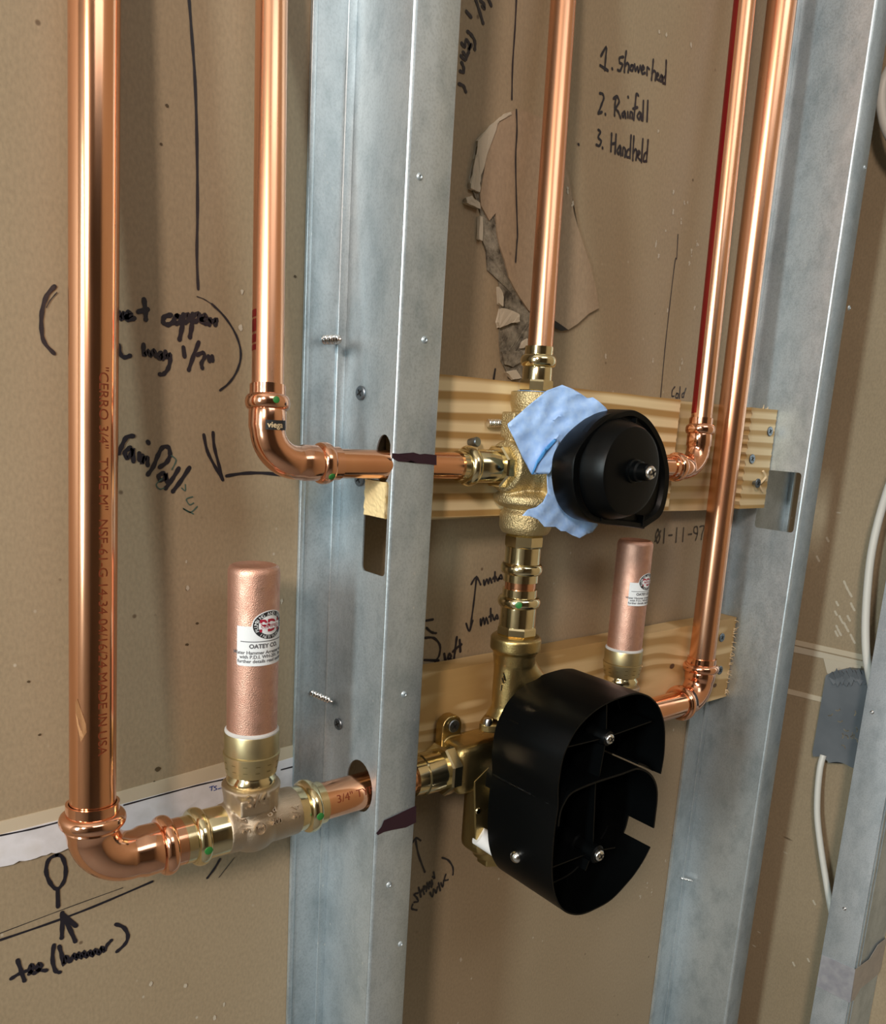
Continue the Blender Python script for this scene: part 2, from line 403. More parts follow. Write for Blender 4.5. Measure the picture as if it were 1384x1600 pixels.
# joint between the boards on the back wall: cream paper edge, white compound with a ragged lower edge
def strip(name, top, bot, mat, parent, plane, th=0.0008, sub=14, rag=0.0):
    bm = bmesh.new()
    T = []; B = []
    def samp(l, t):
        seg = t*(len(l)-1); i = min(int(seg), len(l)-2); f = seg-i
        return (l[i][0]*(1-f)+l[i+1][0]*f, l[i][1]*(1-f)+l[i+1][1]*f)
    for i in range(sub+1):
        t = i/sub
        a = samp(top, t); b = samp(bot, t)
        T.append(P(a[0], a[1], plane-th)); B.append(P(b[0], b[1]+random.uniform(-rag, rag), plane-th))
    tv = [bm.verts.new(p) for p in T]; bv_ = [bm.verts.new(p) for p in B]
    back = Vector((0, th+0.0001, 0)); tb = [bm.verts.new(p+back) for p in T]; bb = [bm.verts.new(p+back) for p in B]
    for i in range(sub):
        bm.faces.new((tv[i], tv[i+1], bv_[i+1], bv_[i])); bm.faces.new((tv[i], tb[i], tb[i+1], tv[i+1])); bm.faces.new((bv_[i], bv_[i+1], bb[i+1], bb[i]))
    return link(name, bm, mat, parent, smooth=0)
o = strip('joint_edge', [(-30, 1292), (175, 1241), (360, 1189), (470, 1162)], [(-30, 1314), (175, 1263), (360, 1212), (470, 1185)], 'cream', wb, 0, 0.0009)
o['label'] = 'cream bevelled paper edge of the drywall joint'
o = strip('joint_compound', [(-30, 1312), (175, 1261), (360, 1212), (470, 1180)], [(-30, 1362), (0, 1354), (60, 1340), (110, 1325), (190, 1310), (230, 1296), (270, 1283), (310, 1270), (345, 1262), (470, 1232)], 'joint', wb, 0, 0.0013, sub=60, rag=2.0)
o['label'] = 'white compound smeared along the joint'

K = lambda p: crop(p, 2.768, 0, 430)
Q = lambda p: crop(p, 2.768, 0, 1180)
A = lambda p: crop(p, 3.426, 680, 0)
B_ = lambda p: crop(p, 3.46, 700, 350)
C_ = lambda p: crop(p, 4.446, 640, 820)
D_ = lambda p: crop(p, 3.555, 430, 1150)
E_ = lambda p: crop(p, 4.443, 900, 800)
writing('marker_bracket', [K([(235, 48), (200, 90), (180, 160), (178, 230), (190, 290), (232, 338)])], 0.0028, wb)
writing('marker_bracket', [K([(915, 125), (970, 180), (1020, 260), (1040, 340), (1025, 410), (990, 465), (950, 498)])], 0.0018, wb)
writing('pen_line', [K([(850, 92), (880, 103), (910, 122)]), K([(245, 75), (215, 110), (200, 140)])], 0.0007, wb)
writing('marker_note', [K(s) for s in (
 [(512, 160), (522, 190), (535, 165), (545, 185)], [(545, 182), (565, 172), (555, 160), (545, 175), (552, 192), (580, 186)],
 [(622, 105), (628, 150), (630, 192)], [(598, 158), (638, 148)],
 [(738, 172), (710, 180), (705, 203), (725, 214), (748, 203)], [(764, 175), (752, 192), (760, 208), (778, 200), (776, 180), (764, 175)],
 [(792, 170), (786, 225), (775, 278)], [(792, 178), (812, 170), (816, 190), (800, 204), (788, 204)],
 [(832, 168), (828, 220), (820, 268)], [(832, 176), (856, 166), (861, 185), (846, 199), (830, 202)],
 [(870, 192), (890, 186), (886, 173), (872, 180), (870, 200), (890, 209)], [(904, 214), (905, 188), (915, 200), (935, 192), (930, 215)])], 0.0036, wb, label='handwriting reading vet copper')
writing('marker_note', [K(s) for s in (
 [(512, 303), (520, 340), (535, 355), (562, 348)],
 [(620, 300), (622, 345), (640, 328), (650, 348), (665, 325), (674, 350)], [(695, 335), (680, 348), (690, 360), (702, 345), (704, 362)],
 [(714, 330), (716, 355), (733, 342), (735, 368), (725, 405), (705, 428), (690, 428)],
 [(792, 312), (797, 352)], [(858, 290), (835, 350), (815, 410)], [(852, 345), (875, 335), (884, 352), (870, 380), (874, 402)],
 [(900, 350), (905, 372)], [(916, 350), (918, 370)])], 0.0032, wb, label='handwriting reading way one half inch')
writing('marker_line', [crop([(815, -20), (828, 150), (842, 350), (850, 600), (853, 900), (850, 1100), (856, 1250)], 2.768, 0, 0)], 0.0022, wb)
writing('marker_note', [K(s) for s in (
 [(575, 695), (545, 702), (525, 740), (512, 770)], [(562, 745), (540, 765), (547, 790), (565, 775), (573, 750), (576, 805)],
 [(601, 770), (603, 800)], [(638, 720), (642, 726)], [(615, 780), (612, 812), (625, 792), (636, 790), (638, 822)],
 [(735, 778), (728, 745), (702, 745), (682, 780), (662, 828), (638, 862)], [(690, 830), (720, 808), (735, 778)],
 [(706, 855), (686, 866), (692, 886), (712, 878), (716, 858), (722, 895)], [(772, 835), (745, 880), (715, 922)], [(818, 832), (780, 890), (746, 935)])], 0.0034, wb, label='handwriting reading rainfall')
writing('pen_scribble', [K(s) for s in ([(700, 880), (675, 905), (690, 925), (708, 920)], [(740, 780), (760, 800), (742, 840)], [(785, 920), (800, 932), (800, 905)],
 [(832, 958), (805, 968), (818, 992), (836, 985)], [(852, 1000), (822, 1025), (790, 1008), (835, 1032)])], 0.0010, wb, 'teal_ink')
writing('marker_arrow', [K(s) for s in ([(920, 680), (925, 740), (945, 820), (962, 885)], [(880, 690), (895, 760), (930, 830), (962, 885)], [(978, 868), (1060, 856), (1160, 857), (1290, 876)])], 0.0026, wb)
writing('marker_loop', [Q([(245, 430), (210, 450), (198, 500), (215, 550), (245, 578), (275, 545), (283, 490), (268, 440), (245, 430)]), Q([(248, 575), (250, 655)])], 0.0030, wb)
writing('marker_arrow', [Q([(268, 680), (268, 735), (266, 790)]), Q([(268, 685), (328, 738)]), Q([(268, 692), (298, 745), (325, 805)])], 0.0034, wb)
writing('marker_line', [Q([(-30, 808), (200, 730), (400, 655), (658, 545)])], 0.0020, wb)
writing('pen_line', [Q([(-30, 780), (300, 655), (530, 572)]), Q([(1012, 442), (945, 528)])], 0.0006, wb)
writing('marker_note', [Q(s) for s in (
 [(48, 965), (80, 945), (112, 932)], [(75, 885), (90, 930), (105, 975)], [(125, 945), (143, 920), (135, 905), (125, 930), (150, 942)], [(160, 935), (178, 912), (168, 900), (160, 925), (200, 930)],
 [(232, 820), (226, 880), (238, 930), (258, 938)], [(255, 825), (265, 860), (275, 905), (285, 868), (300, 892)],
 [(305, 890), (318, 860), (330, 880), (338, 855), (352, 875), (362, 848), (375, 872), (388, 845), (400, 868), (410, 838), (428, 860), (438, 828), (448, 848), (462, 820), (480, 800)],
 [(500, 730), (535, 745), (552, 780), (540, 815), (505, 848)])], 0.0032, wb, label='handwriting reading tee (hammer)')
writing('marker_tick', [Q([(950, 448), (925, 490), (895, 530)])], 0.0022, wb)
writing('marker_line', [Q([(-20, 350), (130, 320), (255, 288)])], 0.0013, wb, plane=-0.0013)
writing('marker_line', [Q([(535, 215), (700, 170), (850, 130), (975, 102)]), Q([(1215, 62), (1262, 50)])], 0.0013, wb, plane=-0.0013)
bi = simple('pen_blue', (0.03, 0.06, 0.28), 0.5)
writing('pen_note', [Q(s) for s in ([(905, 138), (922, 132)], [(915, 135), (913, 152)], [(935, 132), (925, 137), (936, 145), (924, 152)], [(942, 145), (952, 142)], [(968, 130), (957, 140), (968, 148)])], 0.0008, wb, bi, plane=-0.0013)
writing('marker_line', [A([(433, -20), (425, 150), (412, 350), (408, 532)])], 0.0019, wb)
writing('marker_line', [A([(1297, 1255), (1290, 1384)]) + B_([(1225, 200), (1195, 450), (1170, 680), (1146, 945)])], 0.0014, wb)
writing('marker_tick', [B_([(253, 785), (244, 840)])], 0.0024, wb)
writing('marker_note', [A(s) for s in (
 [(165, 62), (190, 92)], [(213, -10), (235, 60), (255, 125)], [(240, 5), (258, 20), (262, 45), (250, 35)], [(283, -5), (298, 30)],
 [(172, 170), (190, 185), (210, 220), (210, 265)], [(140, 232), (155, 252), (165, 215), (182, 240), (176, 270), (192, 240)],
 [(148, 280), (165, 300), (178, 280)], [(136, 300), (158, 320), (172, 290)], [(140, 335), (150, 360), (150, 385), (132, 382)], [(126, 450), (150, 462), (162, 492)])], 0.0032, wb, label='handwriting running down beside the stud')
writing('marker_note', [A(s) for s in (
 [(885, 300), (913, 252), (910, 310), (905, 375)], [(880, 350), (922, 378)], [(944, 366), (946, 371)],
 [(1005, 305), (985, 310), (985, 335), (1000, 345), (988, 378), (975, 375)], [(1020, 275), (1013, 330), (1010, 385)], [(1012, 355), (1025, 338), (1034, 350), (1030, 386)],
 [(1047, 350), (1040, 370), (1053, 378), (1057, 352), (1047, 350)], [(1065, 345), (1068, 380), (1080, 358), (1085, 388), (1096, 352)],
 [(1100, 378), (1115, 368), (1110, 352), (1101, 370), (1106, 394), (1120, 390)], [(1131, 402), (1132, 362), (1143, 370)],
 [(1165, 320), (1160, 375), (1155, 428)], [(1157, 395), (1168, 380), (1178, 390), (1175, 430)], [(1182, 412), (1193, 402), (1188, 392), (1182, 420), (1196, 430)],
 [(1208, 402), (1198, 425), (1208, 436), (1214, 405), (1216, 440)], [(1234, 325), (1232, 380), (1228, 450)], [(1230, 408), (1218, 420), (1216, 445), (1228, 444)])], 0.0026, wb, label='handwriting reading 1. showerhead')
writing('marker_note', [A(s) for s in (
 [(878, 500), (893, 503), (900, 525), (888, 560), (870, 608)], [(870, 608), (890, 600)], [(908, 610), (909, 614)],
 [(966, 515), (960, 560), (958, 620)], [(952, 528), (970, 515), (982, 545), (965, 580), (978, 600), (990, 632)],
 [(1012, 597), (998, 610), (1004, 628), (1014, 602), (1017, 632)], [(1028, 600), (1029, 630)], [(1030, 518), (1031, 522)], [(1040, 632), (1042, 602), (1053, 606), (1051, 634)],
 [(1085, 512), (1074, 503), (1068, 560), (1060, 642)], [(1056, 582), (1080, 575)], [(1092, 600), (1079, 620), (1089, 640), (1099, 605), (1101, 642)], [(1112, 540), (1108, 646)], [(1136, 540), (1131, 650)])], 0.0026, wb, label='handwriting reading 2. Rainfall')
writing('marker_note', [A(s) for s in (
 [(870, 695), (882, 706), (870, 735), (886, 755), (876, 780), (860, 775)], [(893, 790), (894, 794)], [(764, 772), (766, 775)],
 [(942, 715), (940, 760), (938, 810)], [(966, 720), (960, 822)], [(940, 772), (963, 766)], [(987, 780), (972, 805), (980, 826), (991, 785), (991, 832)],
 [(1001, 832), (1004, 792), (1015, 800), (1013, 840)], [(1046, 725), (1043, 780), (1040, 846)], [(1042, 798), (1026, 806), (1022, 838), (1038, 842)],
 [(1061, 730), (1057, 800), (1055, 858)], [(1057, 820), (1068, 800), (1076, 810), (1072, 856)], [(1080, 835), (1093, 820), (1087, 808), (1081, 838), (1095, 858)],
 [(1109, 745), (1101, 868)], [(1137, 750), (1133, 800), (1128, 865)], [(1132, 815), (1118, 825), (1112, 862), (1126, 862)])], 0.0026, wb, label='handwriting reading 3. Handheld')
writing('marker_note', [B_(s) for s in ([(1224, 880), (1210, 900), (1208, 930), (1220, 930)], [(1233, 915), (1228, 935), (1238, 940), (1242, 918), (1233, 915)], [(1252, 880), (1248, 942)],
 [(1284, 888), (1275, 915), (1270, 938)], [(1276, 912), (1264, 918), (1262, 936), (1272, 934)])], 0.0018, wb, label='handwriting reading cold')
writing('marker_arrow', [C_(s) for s in ([(462, 360), (445, 520), (428, 650), (415, 735)], [(425, 412), (460, 362), (490, 415)], [(390, 685), (412, 738), (436, 665)])], 0.0024, wb)
writing('marker_note', [C_(s) for s in ([(512, 385), (516, 420), (533, 378), (545, 408), (555, 370), (568, 402)], [(590, 328), (588, 392)], [(575, 375), (590, 358), (608, 385)], [(612, 385), (630, 348), (640, 372), (618, 372)])], 0.0026, wb)
writing('marker_note', [C_(s) for s in ([(490, 655), (492, 702), (508, 645), (518, 690), (530, 645), (542, 685)], [(560, 582), (562, 668)], [(548, 640), (570, 625), (580, 655)], [(588, 660), (602, 625), (612, 650), (592, 648)])], 0.0026, wb)
writing('marker_note', [C_(s) for s in ([(110, 665), (160, 657)], [(115, 715), (150, 745), (182, 752)], [(100, 785), (165, 785), (208, 835), (205, 900), (180, 945), (155, 985)], [(100, 938), (200, 942)])], 0.0026, wb)
writing('marker_note', [C_(s) for s in ([(238, 895), (250, 955)], [(268, 945), (285, 915), (275, 895), (265, 925), (290, 940)], [(325, 780), (315, 860), (305, 935)], [(298, 880), (325, 855)], [(345, 800), (350, 880)], [(330, 850), (358, 830)])], 0.0030, wb, label='handwriting reading left')
writing('marker_arrow', [D_(s) for s in ([(778, 575), (795, 660), (830, 755)], [(762, 590), (780, 565), (806, 580)])], 0.0024, wb)
writing('marker_note', [D_(s) for s in ([(762, 935), (757, 958), (785, 966)], [(792, 872), (770, 878), (785, 898), (792, 918), (770, 922)], [(795, 840), (808, 893)], [(806, 872), (815, 850), (826, 878)],
 [(828, 850), (822, 835), (838, 838), (838, 862)], [(842, 815), (852, 850), (856, 808), (868, 838)], [(868, 800), (872, 825)], [(878, 755), (884, 790), (872, 780)],
 [(858, 868), (872, 892), (878, 850)], [(885, 855), (892, 872), (900, 838)], [(905, 815), (915, 858)], [(918, 815), (928, 838), (934, 800)], [(945, 768), (938, 800), (958, 798)],
 [(925, 675), (960, 690), (985, 730), (985, 770)])], 0.0024, wb, label='handwriting reading (shower valve)')
st = simple('stencil_ink', (0.06, 0.045, 0.03), 0.7)
writing('stencil_date', [E_(s) for s in ([(566, 120), (550, 165), (564, 215), (580, 170), (566, 120)], [(545, 205), (585, 130)], [(612, 115), (605, 215)], [(640, 162), (664, 160)], [(697, 110), (690, 210)], [(744, 110), (737, 205)],
 [(776, 156), (800, 153)], [(838, 150), (816, 142), (818, 108), (838, 104), (840, 150), (826, 196)], [(856, 102), (886, 98), (872, 150), (866, 190)])], 0.0024, wb, st, label='stencilled date 01-11-97')
# dirt marks that have a shape of their own
bm = bmesh.new()
for (u, v, r) in ((246, 1202, .0016), (241, 1221, .0006), (308, 974, .0008), (292, 1007, .0009), (62, 1148, .0007), (45, 1065, .0007), (461, 432, .0009), (261, 165, .0008), (252, 225, .0007), (1380, 690, .0008)):
    c = P(u, v, -0.0003) if u < 1300 else None
    if c is None: continue
    vs = [bm.verts.new(c+Vector((math.cos(a)*r*random.uniform(.8, 1.3), 0, math.sin(a)*r*random.uniform(.7, 1)))) for a in [2*PI*k/10 for k in range(10)]]
    bm.faces.new(vs)
link('dirt_spot', bm, simple('dirt', (0.07, 0.045, 0.02), 0.6), wb, 0)

# torn and broken patch of the board
flap = B_([(258, -60), (265, 40), (280, 120), (310, 210), (330, 290), (360, 350), (390, 400), (435, 465), (470, 500), (570, 520), (600, 555), (650, 572), (700, 540), (760, 485), (815, 455), (800, 350), (770, 230), (735, 120), (705, 30), (680, -60)])
flap2 = A([(270, 860), (280, 780), (285, 700), (340, 640), (420, 590), (480, 595), (570, 632), (640, 700)])
fl = flap2[::-1]
outl = [P(u, v, -0.0022) for u, v in (flap + [(890, 285), (878, 240), (872, 205)] + flap2[::-1][1:] + A([(255, 960), (240, 1040), (245, 1100), (290, 1180)]))]
bm = bmesh.new(); add_prism(bm, outl, (0, 0.0024, 0))
bmesh.ops.triangulate(bm, faces=[f for f in bm.faces if len(f.verts) > 4])
o = link('torn_paper_flap', bm, 'kraft_flap', wb, 0); o['label'] = 'loose piece of board face standing proud of a crack'
bm = bmesh.new()
crk = A([(225, 760), (215, 850), (210, 930), (185, 985), (200, 1020), (225, 1080), (245, 1140), (240, 1200), (250, 1290)]) + \
      B_([(205, 150), (215, 250), (270, 310), (290, 400), (295, 450), (280, 540), (275, 640), (285, 740), (310, 790), (330, 835), (365, 845), (400, 835), (400, 740), (440, 600), (460, 500), (420, 440), (380, 380), (350, 300), (310, 220), (290, 120), (265, 40)]) + A([(310, 1200), (260, 1110), (242, 1040), (262, 960), (275, 880), (285, 760), (260, 720)])
bm = bmesh.new(); add_prism(bm, [P(u+random.uniform(-1, 1), v, -0.0008) for u, v in crk], (0, 0.0010, 0))
bmesh.ops.triangulate(bm, faces=[f for f in bm.faces if len(f.verts) > 4])
bmesh.ops.subdivide_edges(bm, edges=bm.edges, cuts=5)
for v in bm.verts:
    if v.co.y < -0.0004: v.co.y -= 0.0014*abs(noise.noise(v.co*260))
o = link('cracked_gypsum', bm, 'gypsum', wb, 0); o['label'] = 'grey crumbling gypsum showing in the crack'
writing('marker_line', [A([(432, 588), (435, 700), (428, 850), (433, 1100), (438, 1250)]) + B_([(370, 100), (363, 205)])], 0.0018, wb, plane=-0.0023)
def crumb(px, th, mat='gypsum_white', nm='gypsum_crumb'):
    bm = bmesh.new(); add_prism(bm, [P(u, v, -th) for u, v in px], (0, th, 0))
    bmesh.ops.triangulate(bm, faces=[f for f in bm.faces if len(f.verts) > 4]); bmesh.ops.subdivide_edges(bm, edges=bm.edges, cuts=2)
    for v in bm.verts: v.co += Vector((random.uniform(-1, 1), random.uniform(-1, 0.3), random.uniform(-1, 1)))*0.0004
    return link(nm, bm, mat, wb, 0)
crumb(A([(400, 598), (345, 632), (285, 690), (228, 752), (238, 800), (215, 850), (212, 930), (188, 975), (190, 1010), (218, 1022), (240, 1030), (240, 960), (258, 900), (278, 830), (268, 800), (283, 740), (290, 700), (345, 648), (408, 610)]), 0.0026)
crumb(A([(165, 1060), (195, 1048), (235, 1080), (240, 1115), (190, 1095), (168, 1085)]), 0.0034)
crumb(A([(238, 1155), (255, 1165), (252, 1290), (236, 1280)]), 0.0030)
crumb(B_([(275, 340), (298, 370), (298, 448), (278, 430)]), 0.0030)
crumb(B_([(290, 455), (345, 465), (385, 490), (388, 530), (340, 535), (280, 560), (275, 530)]), 0.0034)
crumb(B_([(290, 690), (345, 680), (400, 690), (400, 740), (350, 770), (310, 760)]), 0.0028, 'gypsum')
crumb(B_([(318, 800), (370, 790), (395, 830), (350, 842)]), 0.0032, 'gypsum_white')
crumb(B_([(400, 640), (430, 620), (430, 665), (395, 670)]), 0.0030)
# black sheet painted in for the shade under the flap
bm = bmesh.new(); add_prism(bm, [P(u, v, -0.0024) for u, v in B_([(560, 512), (590, 530), (650, 572), (610, 578), (560, 550)])], (0, 0.0003, 0)); link('gap_shade', bm, 'darkhole', wb, 0)

bm = bmesh.new(); random.seed(9)
for (u, v, L) in ((1052, 332, 16), (1072, 318, 20), (1064, 345, 12), (1040, 360, 8), (1025, 380, 14), (1031, 398, 18), (1080, 395, 22), (1077, 412, 10), (1090, 380, 14), (1043, 485, 8), (1066, 565, 14), (1020, 562, 10), (946, 556, 8), (1030, 50, 6), (1041, 55, 5), (1080, 70, 8), (1029, 204, 8), (888, 300, 22), (895, 320, 16), (1052, 300, 8), (1085, 480, 10), (1062, 575, 8), (1010, 1380, 30), (1018, 1395, 22), (1000, 1402, 14), (1045, 1400, 10), (1040, 1345, 8), (1052, 1140, 5), (291, 878, 6), (293, 918, 4), (440, 940, 5), (378, 455, 6), (376, 512, 5), (236, 1538, 8), (290, 1540, 3), (350, 1570, 6), (335, 1590, 8), (720, 1500, 8)):
    a = random.uniform(1.0, 1.9); d = Vector((math.cos(a), math.sin(a)))*L*0.5; off = -0.0022 if 860 < u < 900 and 250 < v < 340 else 0.0
    for q_ in range(4):
        c = P(u+d.x*random.uniform(-.6, .6), v+d.y*random.uniform(-.6, .6), off-0.0003-0.00002*q_); rr_ = random.uniform(0.0004, 0.0013); a0 = random.uniform(0, 6)
        bm.faces.new([bm.verts.new(c+Vector((math.cos(b_+a0)*rr_*random.uniform(.4, 1.2), 0, math.sin(b_+a0)*rr_*random.uniform(.6, 1.6)))) for b_ in [2*PI*j/9 for j in range(9)]])
o = link('plaster_smear', bm, simple('plaster_smear', (0.47, 0.41, 0.32), 0.6), wb, 0)
# side wall joints (run away from the camera plane) and a plaster spatter
def side_strip(name, a, b, c, d, mat, th):
    bm = bmesh.new(); add_prism(bm, [PXp(u, v, WRX-th) for u, v in (a, b, c, d)], (th, 0, 0)); return link(name, bm, mat, wr, 0)
side_strip('joint_edge', (1225, 996), (1400, 1034), (1400, 1043), (1225, 1004), 'cream', 0.0012)
side_strip('joint_compound', (1225, 1006), (1350, 1034), (1350, 1042), (1225, 1016), 'gypsum_white', 0.0010)
side_strip('joint_edge', (1230, 1076), (1300, 1093), (1300, 1101), (1230, 1084), 'cream', 0.0012)
side_strip('torn_paper', (1286, 1028), (1345, 1040), (1342, 1065), (1292, 1052), 'gypsum_white', 0.0016)
bm = bmesh.new()
for (u, v, L) in ((1324, 920, 26), (1332, 948, 12), (1308, 943, 6), (1326, 966, 8), (1314, 968, 12), (1310, 985, 16), (1332, 998, 14), (1322, 980, 14), (1307, 990, 8), (1306, 958, 6), (1278, 873, 8), (1293, 843, 6), (1263, 1500, 4), (1272, 1410, 6), (1240, 1506, 5)):
    add_ribbon(bm, [PXp(u-L*0.2, v-L*0.45, WRX), PXp(u, v, WRX), PXp(u+L*0.25, v+L*0.45, WRX)], 0.0022, nrm=Vector((-1, 0, 0)), lift=0.0004)
link('plaster_spatter', bm, 'gypsum_white', wr, 0)

# ------------------------------------------------------------------ studs
def hole_plate(name, x, y0, y1, z0, z1, holes, mat, parent, th=0.0009):
    """web plate at X=x spanning y0..y1, with holes as lists of (y,z)"""
    me = bpy.data.meshes.new(name); bm = bmesh.new()
    from mathutils.geometry import delaunay_2d_cdt
    pts = []; edges = []; 
    def loop(l):
        s = len(pts); pts.extend(Vector((a, b)) for a, b in l)
        edges.extend((s+i, s+(i+1) % len(l)) for i in range(len(l)))
    loop([(y0, z0), (y1, z0), (y1, z1), (y0, z1)])
    for h in holes: loop(h)
    vs, es, fs, *_ = delaunay_2d_cdt(pts, edges, [], 0, 1e-6)
    def inside(p, poly):
        c = False; n = len(poly)
        for i in range(n):
            a = poly[i]; b = poly[(i+1) % n]
            if (a[1] > p[1]) != (b[1] > p[1]) and p[0] < (b[0]-a[0])*(p[1]-a[1])/(b[1]-a[1])+a[0]: c = not c
        return c
    V1 = [bm.verts.new((x, v[0], v[1])) for v in vs]
    fl = []
    for f in fs:
        cx = sum(vs[i][0] for i in f)/len(f); cz = sum(vs[i][1] for i in f)/len(f)
        if not any(inside((cx, cz), h) for h in holes): fl.append(bm.faces.new([V1[i] for i in f]))
    r = bmesh.ops.extrude_face_region(bm, geom=fl)
    for g in r['geom']:
        if isinstance(g, bmesh.types.BMVert): g.co.x += th
    return link(name, bm, mat, parent, 0)
def slot(yc, z0, z1, w=0.038, r=0.004):
    out = []
    for (cy, cz, a0) in ((yc+w/2-r, z1-r, 0), (yc-w/2+r, z1-r, 90), (yc-w/2+r, z0+r, 180), (yc+w/2-r, z0+r, 270)):
        for k in range(5):
            a = math.radians(a0+k*22.5); out.append((cy+r*math.cos(a), cz+r*math.sin(a)))
    return out
def circ(yc, zc, ry, rz, n=28): return [(yc+ry*math.cos(2*PI*k/n), zc+rz*math.sin(2*PI*k/n)) for k in range(n)]
def stud(label, tabx, webx, depth, flange, holes, mat='galv', z0=0.02, z1=2.58, y0=0.0):
    t = thing('metal_stud', label, 'stud', (webx, -depth/2, z0), 'steel studs against the back wall')
    H = 0.0012
    y0 = -0.0004
    web = hole_plate('web', webx, -depth+0.002, y0-0.001, z0, z1, holes, mat, t)
    bm = bmesh.new()   # back flange with rolled edge and a bent rib at the web
    add_box(bm, (tabx, y0-H, z0), (webx+0.0009, y0, z1))
    add_box(bm, (tabx, y0-H-0.0012, z0), (tabx+0.003, y0-H+0.0002, z1), 0.0004)
    add_box(bm, (webx-0.0055, y0-H-0.0016, z0), (webx+0.0002, y0-H+0.0002, z1), 0.0005)
    link('back_flange', bm, mat, t, 30)
    bm = bmesh.new()   # front flange, rounded corner
    r = 0.0026; pr = []
    for k in range(7):
        a = math.radians(180+k*15); pr.append((webx+r+r*math.cos(a), -depth+r+r*math.sin(a)))
    pr += [(webx+flange*0.5, -depth+0.0004), (webx+flange-0.001, -depth), (webx+flange, -depth+0.0006), (webx+flange, -depth+0.006)]
    inn = [(webx+flange-0.001, -depth+0.006), (webx+flange-0.001, -depth+0.0016), (webx+flange*0.5, -depth+0.0014)]
    for k in range(6, -1, -1):
        a = math.radians(180+k*15); pr_r = r-0.0009; inn.append((webx+r+pr_r*math.cos(a), -depth+r+pr_r*math.sin(a)))
    out = [Vector((a, b, z0)) for a, b in pr+inn]
    add_prism(bm, out, (0, 0, z1-z0)); fr = link('front_flange', bm, mat, t, 50)
    return t, web, fr
yl = YL
LX = 0.2675; LD = 0.0555
hl = [circ(-0.0365, ZL+0.0035, 0.0142, 0.0165), slot(-0.0412, PXp(585, 897, LX).z, PXp(590, 750, LX).z, 0.0236, 0.003), circ(-0.0466, ZU+0.0030, 0.0079, 0.0135)]
t1, w1, f1 = stud('left steel stud with black marker slashes, two copper pipes through its web', 0.2405, LX, LD, 0.0300, hl)
RXw = 0.7015; RDp = 0.0675
hr = [slot(-0.044, PXp(1200, 827, RXw).z, PXp(1230, 737, RXw).z, 0.038, 0.003)]
t2, w2, f2 = stud('middle steel stud at the right ends of the timber boards, with a rectangular slot', 0.6715, RXw, RDp, 0.0255, hr)
def flange_ink(pts, name='marker_slash', mat='purple_ink'):
    bm = bmesh.new(); add_prism(bm, [P(u, v, -LD-0.0003) for u, v in pts], (0, 0.0002, 0))
    bmesh.ops.triangulate(bm, faces=[f for f in bm.faces if len(f.verts) > 4])
    return link(name, bm, mat, f1, 0)
flange_ink([(613, 708), (622, 709), (630, 710), (646, 707), (656, 710), (664, 709), (682, 711), (682, 727), (666, 725), (652, 724), (646, 719), (634, 722), (622, 721), (613, 716)])
flange_ink([(588, 1302), (596, 1292), (600, 1282), (610, 1279), (628, 1269), (650, 1259), (650, 1285), (634, 1293), (612, 1297), (600, 1300), (590, 1305)])
def dimple(x, y, z, parent, nrm=(0, -1, 0), mat='galv'):
    bm = bmesh.new(); add_lathe(bm, (x, y, z), nrm, [(-0.0004, 0.0022), (0.0001, 0.0018), (0.0006, 0.0010), (0.0002, 0.0006), (-0.001, 0.0005)], 16)
    link('screw_dimple', bm, mat, parent)
for u, v in ((664, 531), (632, 1085), (608, 1383), (626, 1475), (656, 276)):
    p = P(u, v, -LD); dimple(p.x, -LD, p.z, f1)
for u, v in ((1351, 262), (1327, 481)):
    p = P(u, v, -RDp); dimple(p.x, -RDp, p.z, f2)

# corner stud behind the middle stud and the side-wall stud
tc = thing('metal_stud', 'narrow steel stud in the room corner, seen through the slot of the middle stud', 'stud', (0.79, -0.01, 0.02), 'steel studs against the back wall')
bm = bmesh.new(); add_box(bm, (0.742, -0.0016, 0.02), (0.800, -0.0004, 2.58)); add_box(bm, (0.797, -0.006, 0.02), (0.8005, -0.0006, 2.58), 0.0004); link('back_flange', bm, 'galv', tc)
SX = 0.770; SY0, SY1 = -0.1195, -0.1515
ts = thing('metal_stud', 'right-hand steel stud on the side wall with grey tape wrapped round it', 'stud', (SX+0.03, SY1, 0.02))
bm = bmesh.new(); add_box(bm, (SX, SY1, 0.02), (SX+0.0010, SY0, 2.58), 0.0003); ff = link('front_flange', bm, 'galv_lit', ts)
bm = bmesh.new(); add_box(bm, (SX+0.0005, SY1+0.0008, 0.02), (WRX-0.0006, SY1+0.0018, 2.58))
add_box(bm, (SX+0.004, SY1-0.0006, 0.02), (SX+0.0075, SY1+0.001, 2.58), 0.0004); add_box(bm, (SX+0.0105, SY1-0.0006, 0.02), (SX+0.0125, SY1+0.001, 2.58), 0.0004)
link('web', bm, 'galv', ts)
for u, v in ((1362, 1113), (1319, 1420)):
    p = PXp(u, v, SX); dimple(SX, p.y, p.z, ff, (-1, 0, 0), 'chrome')
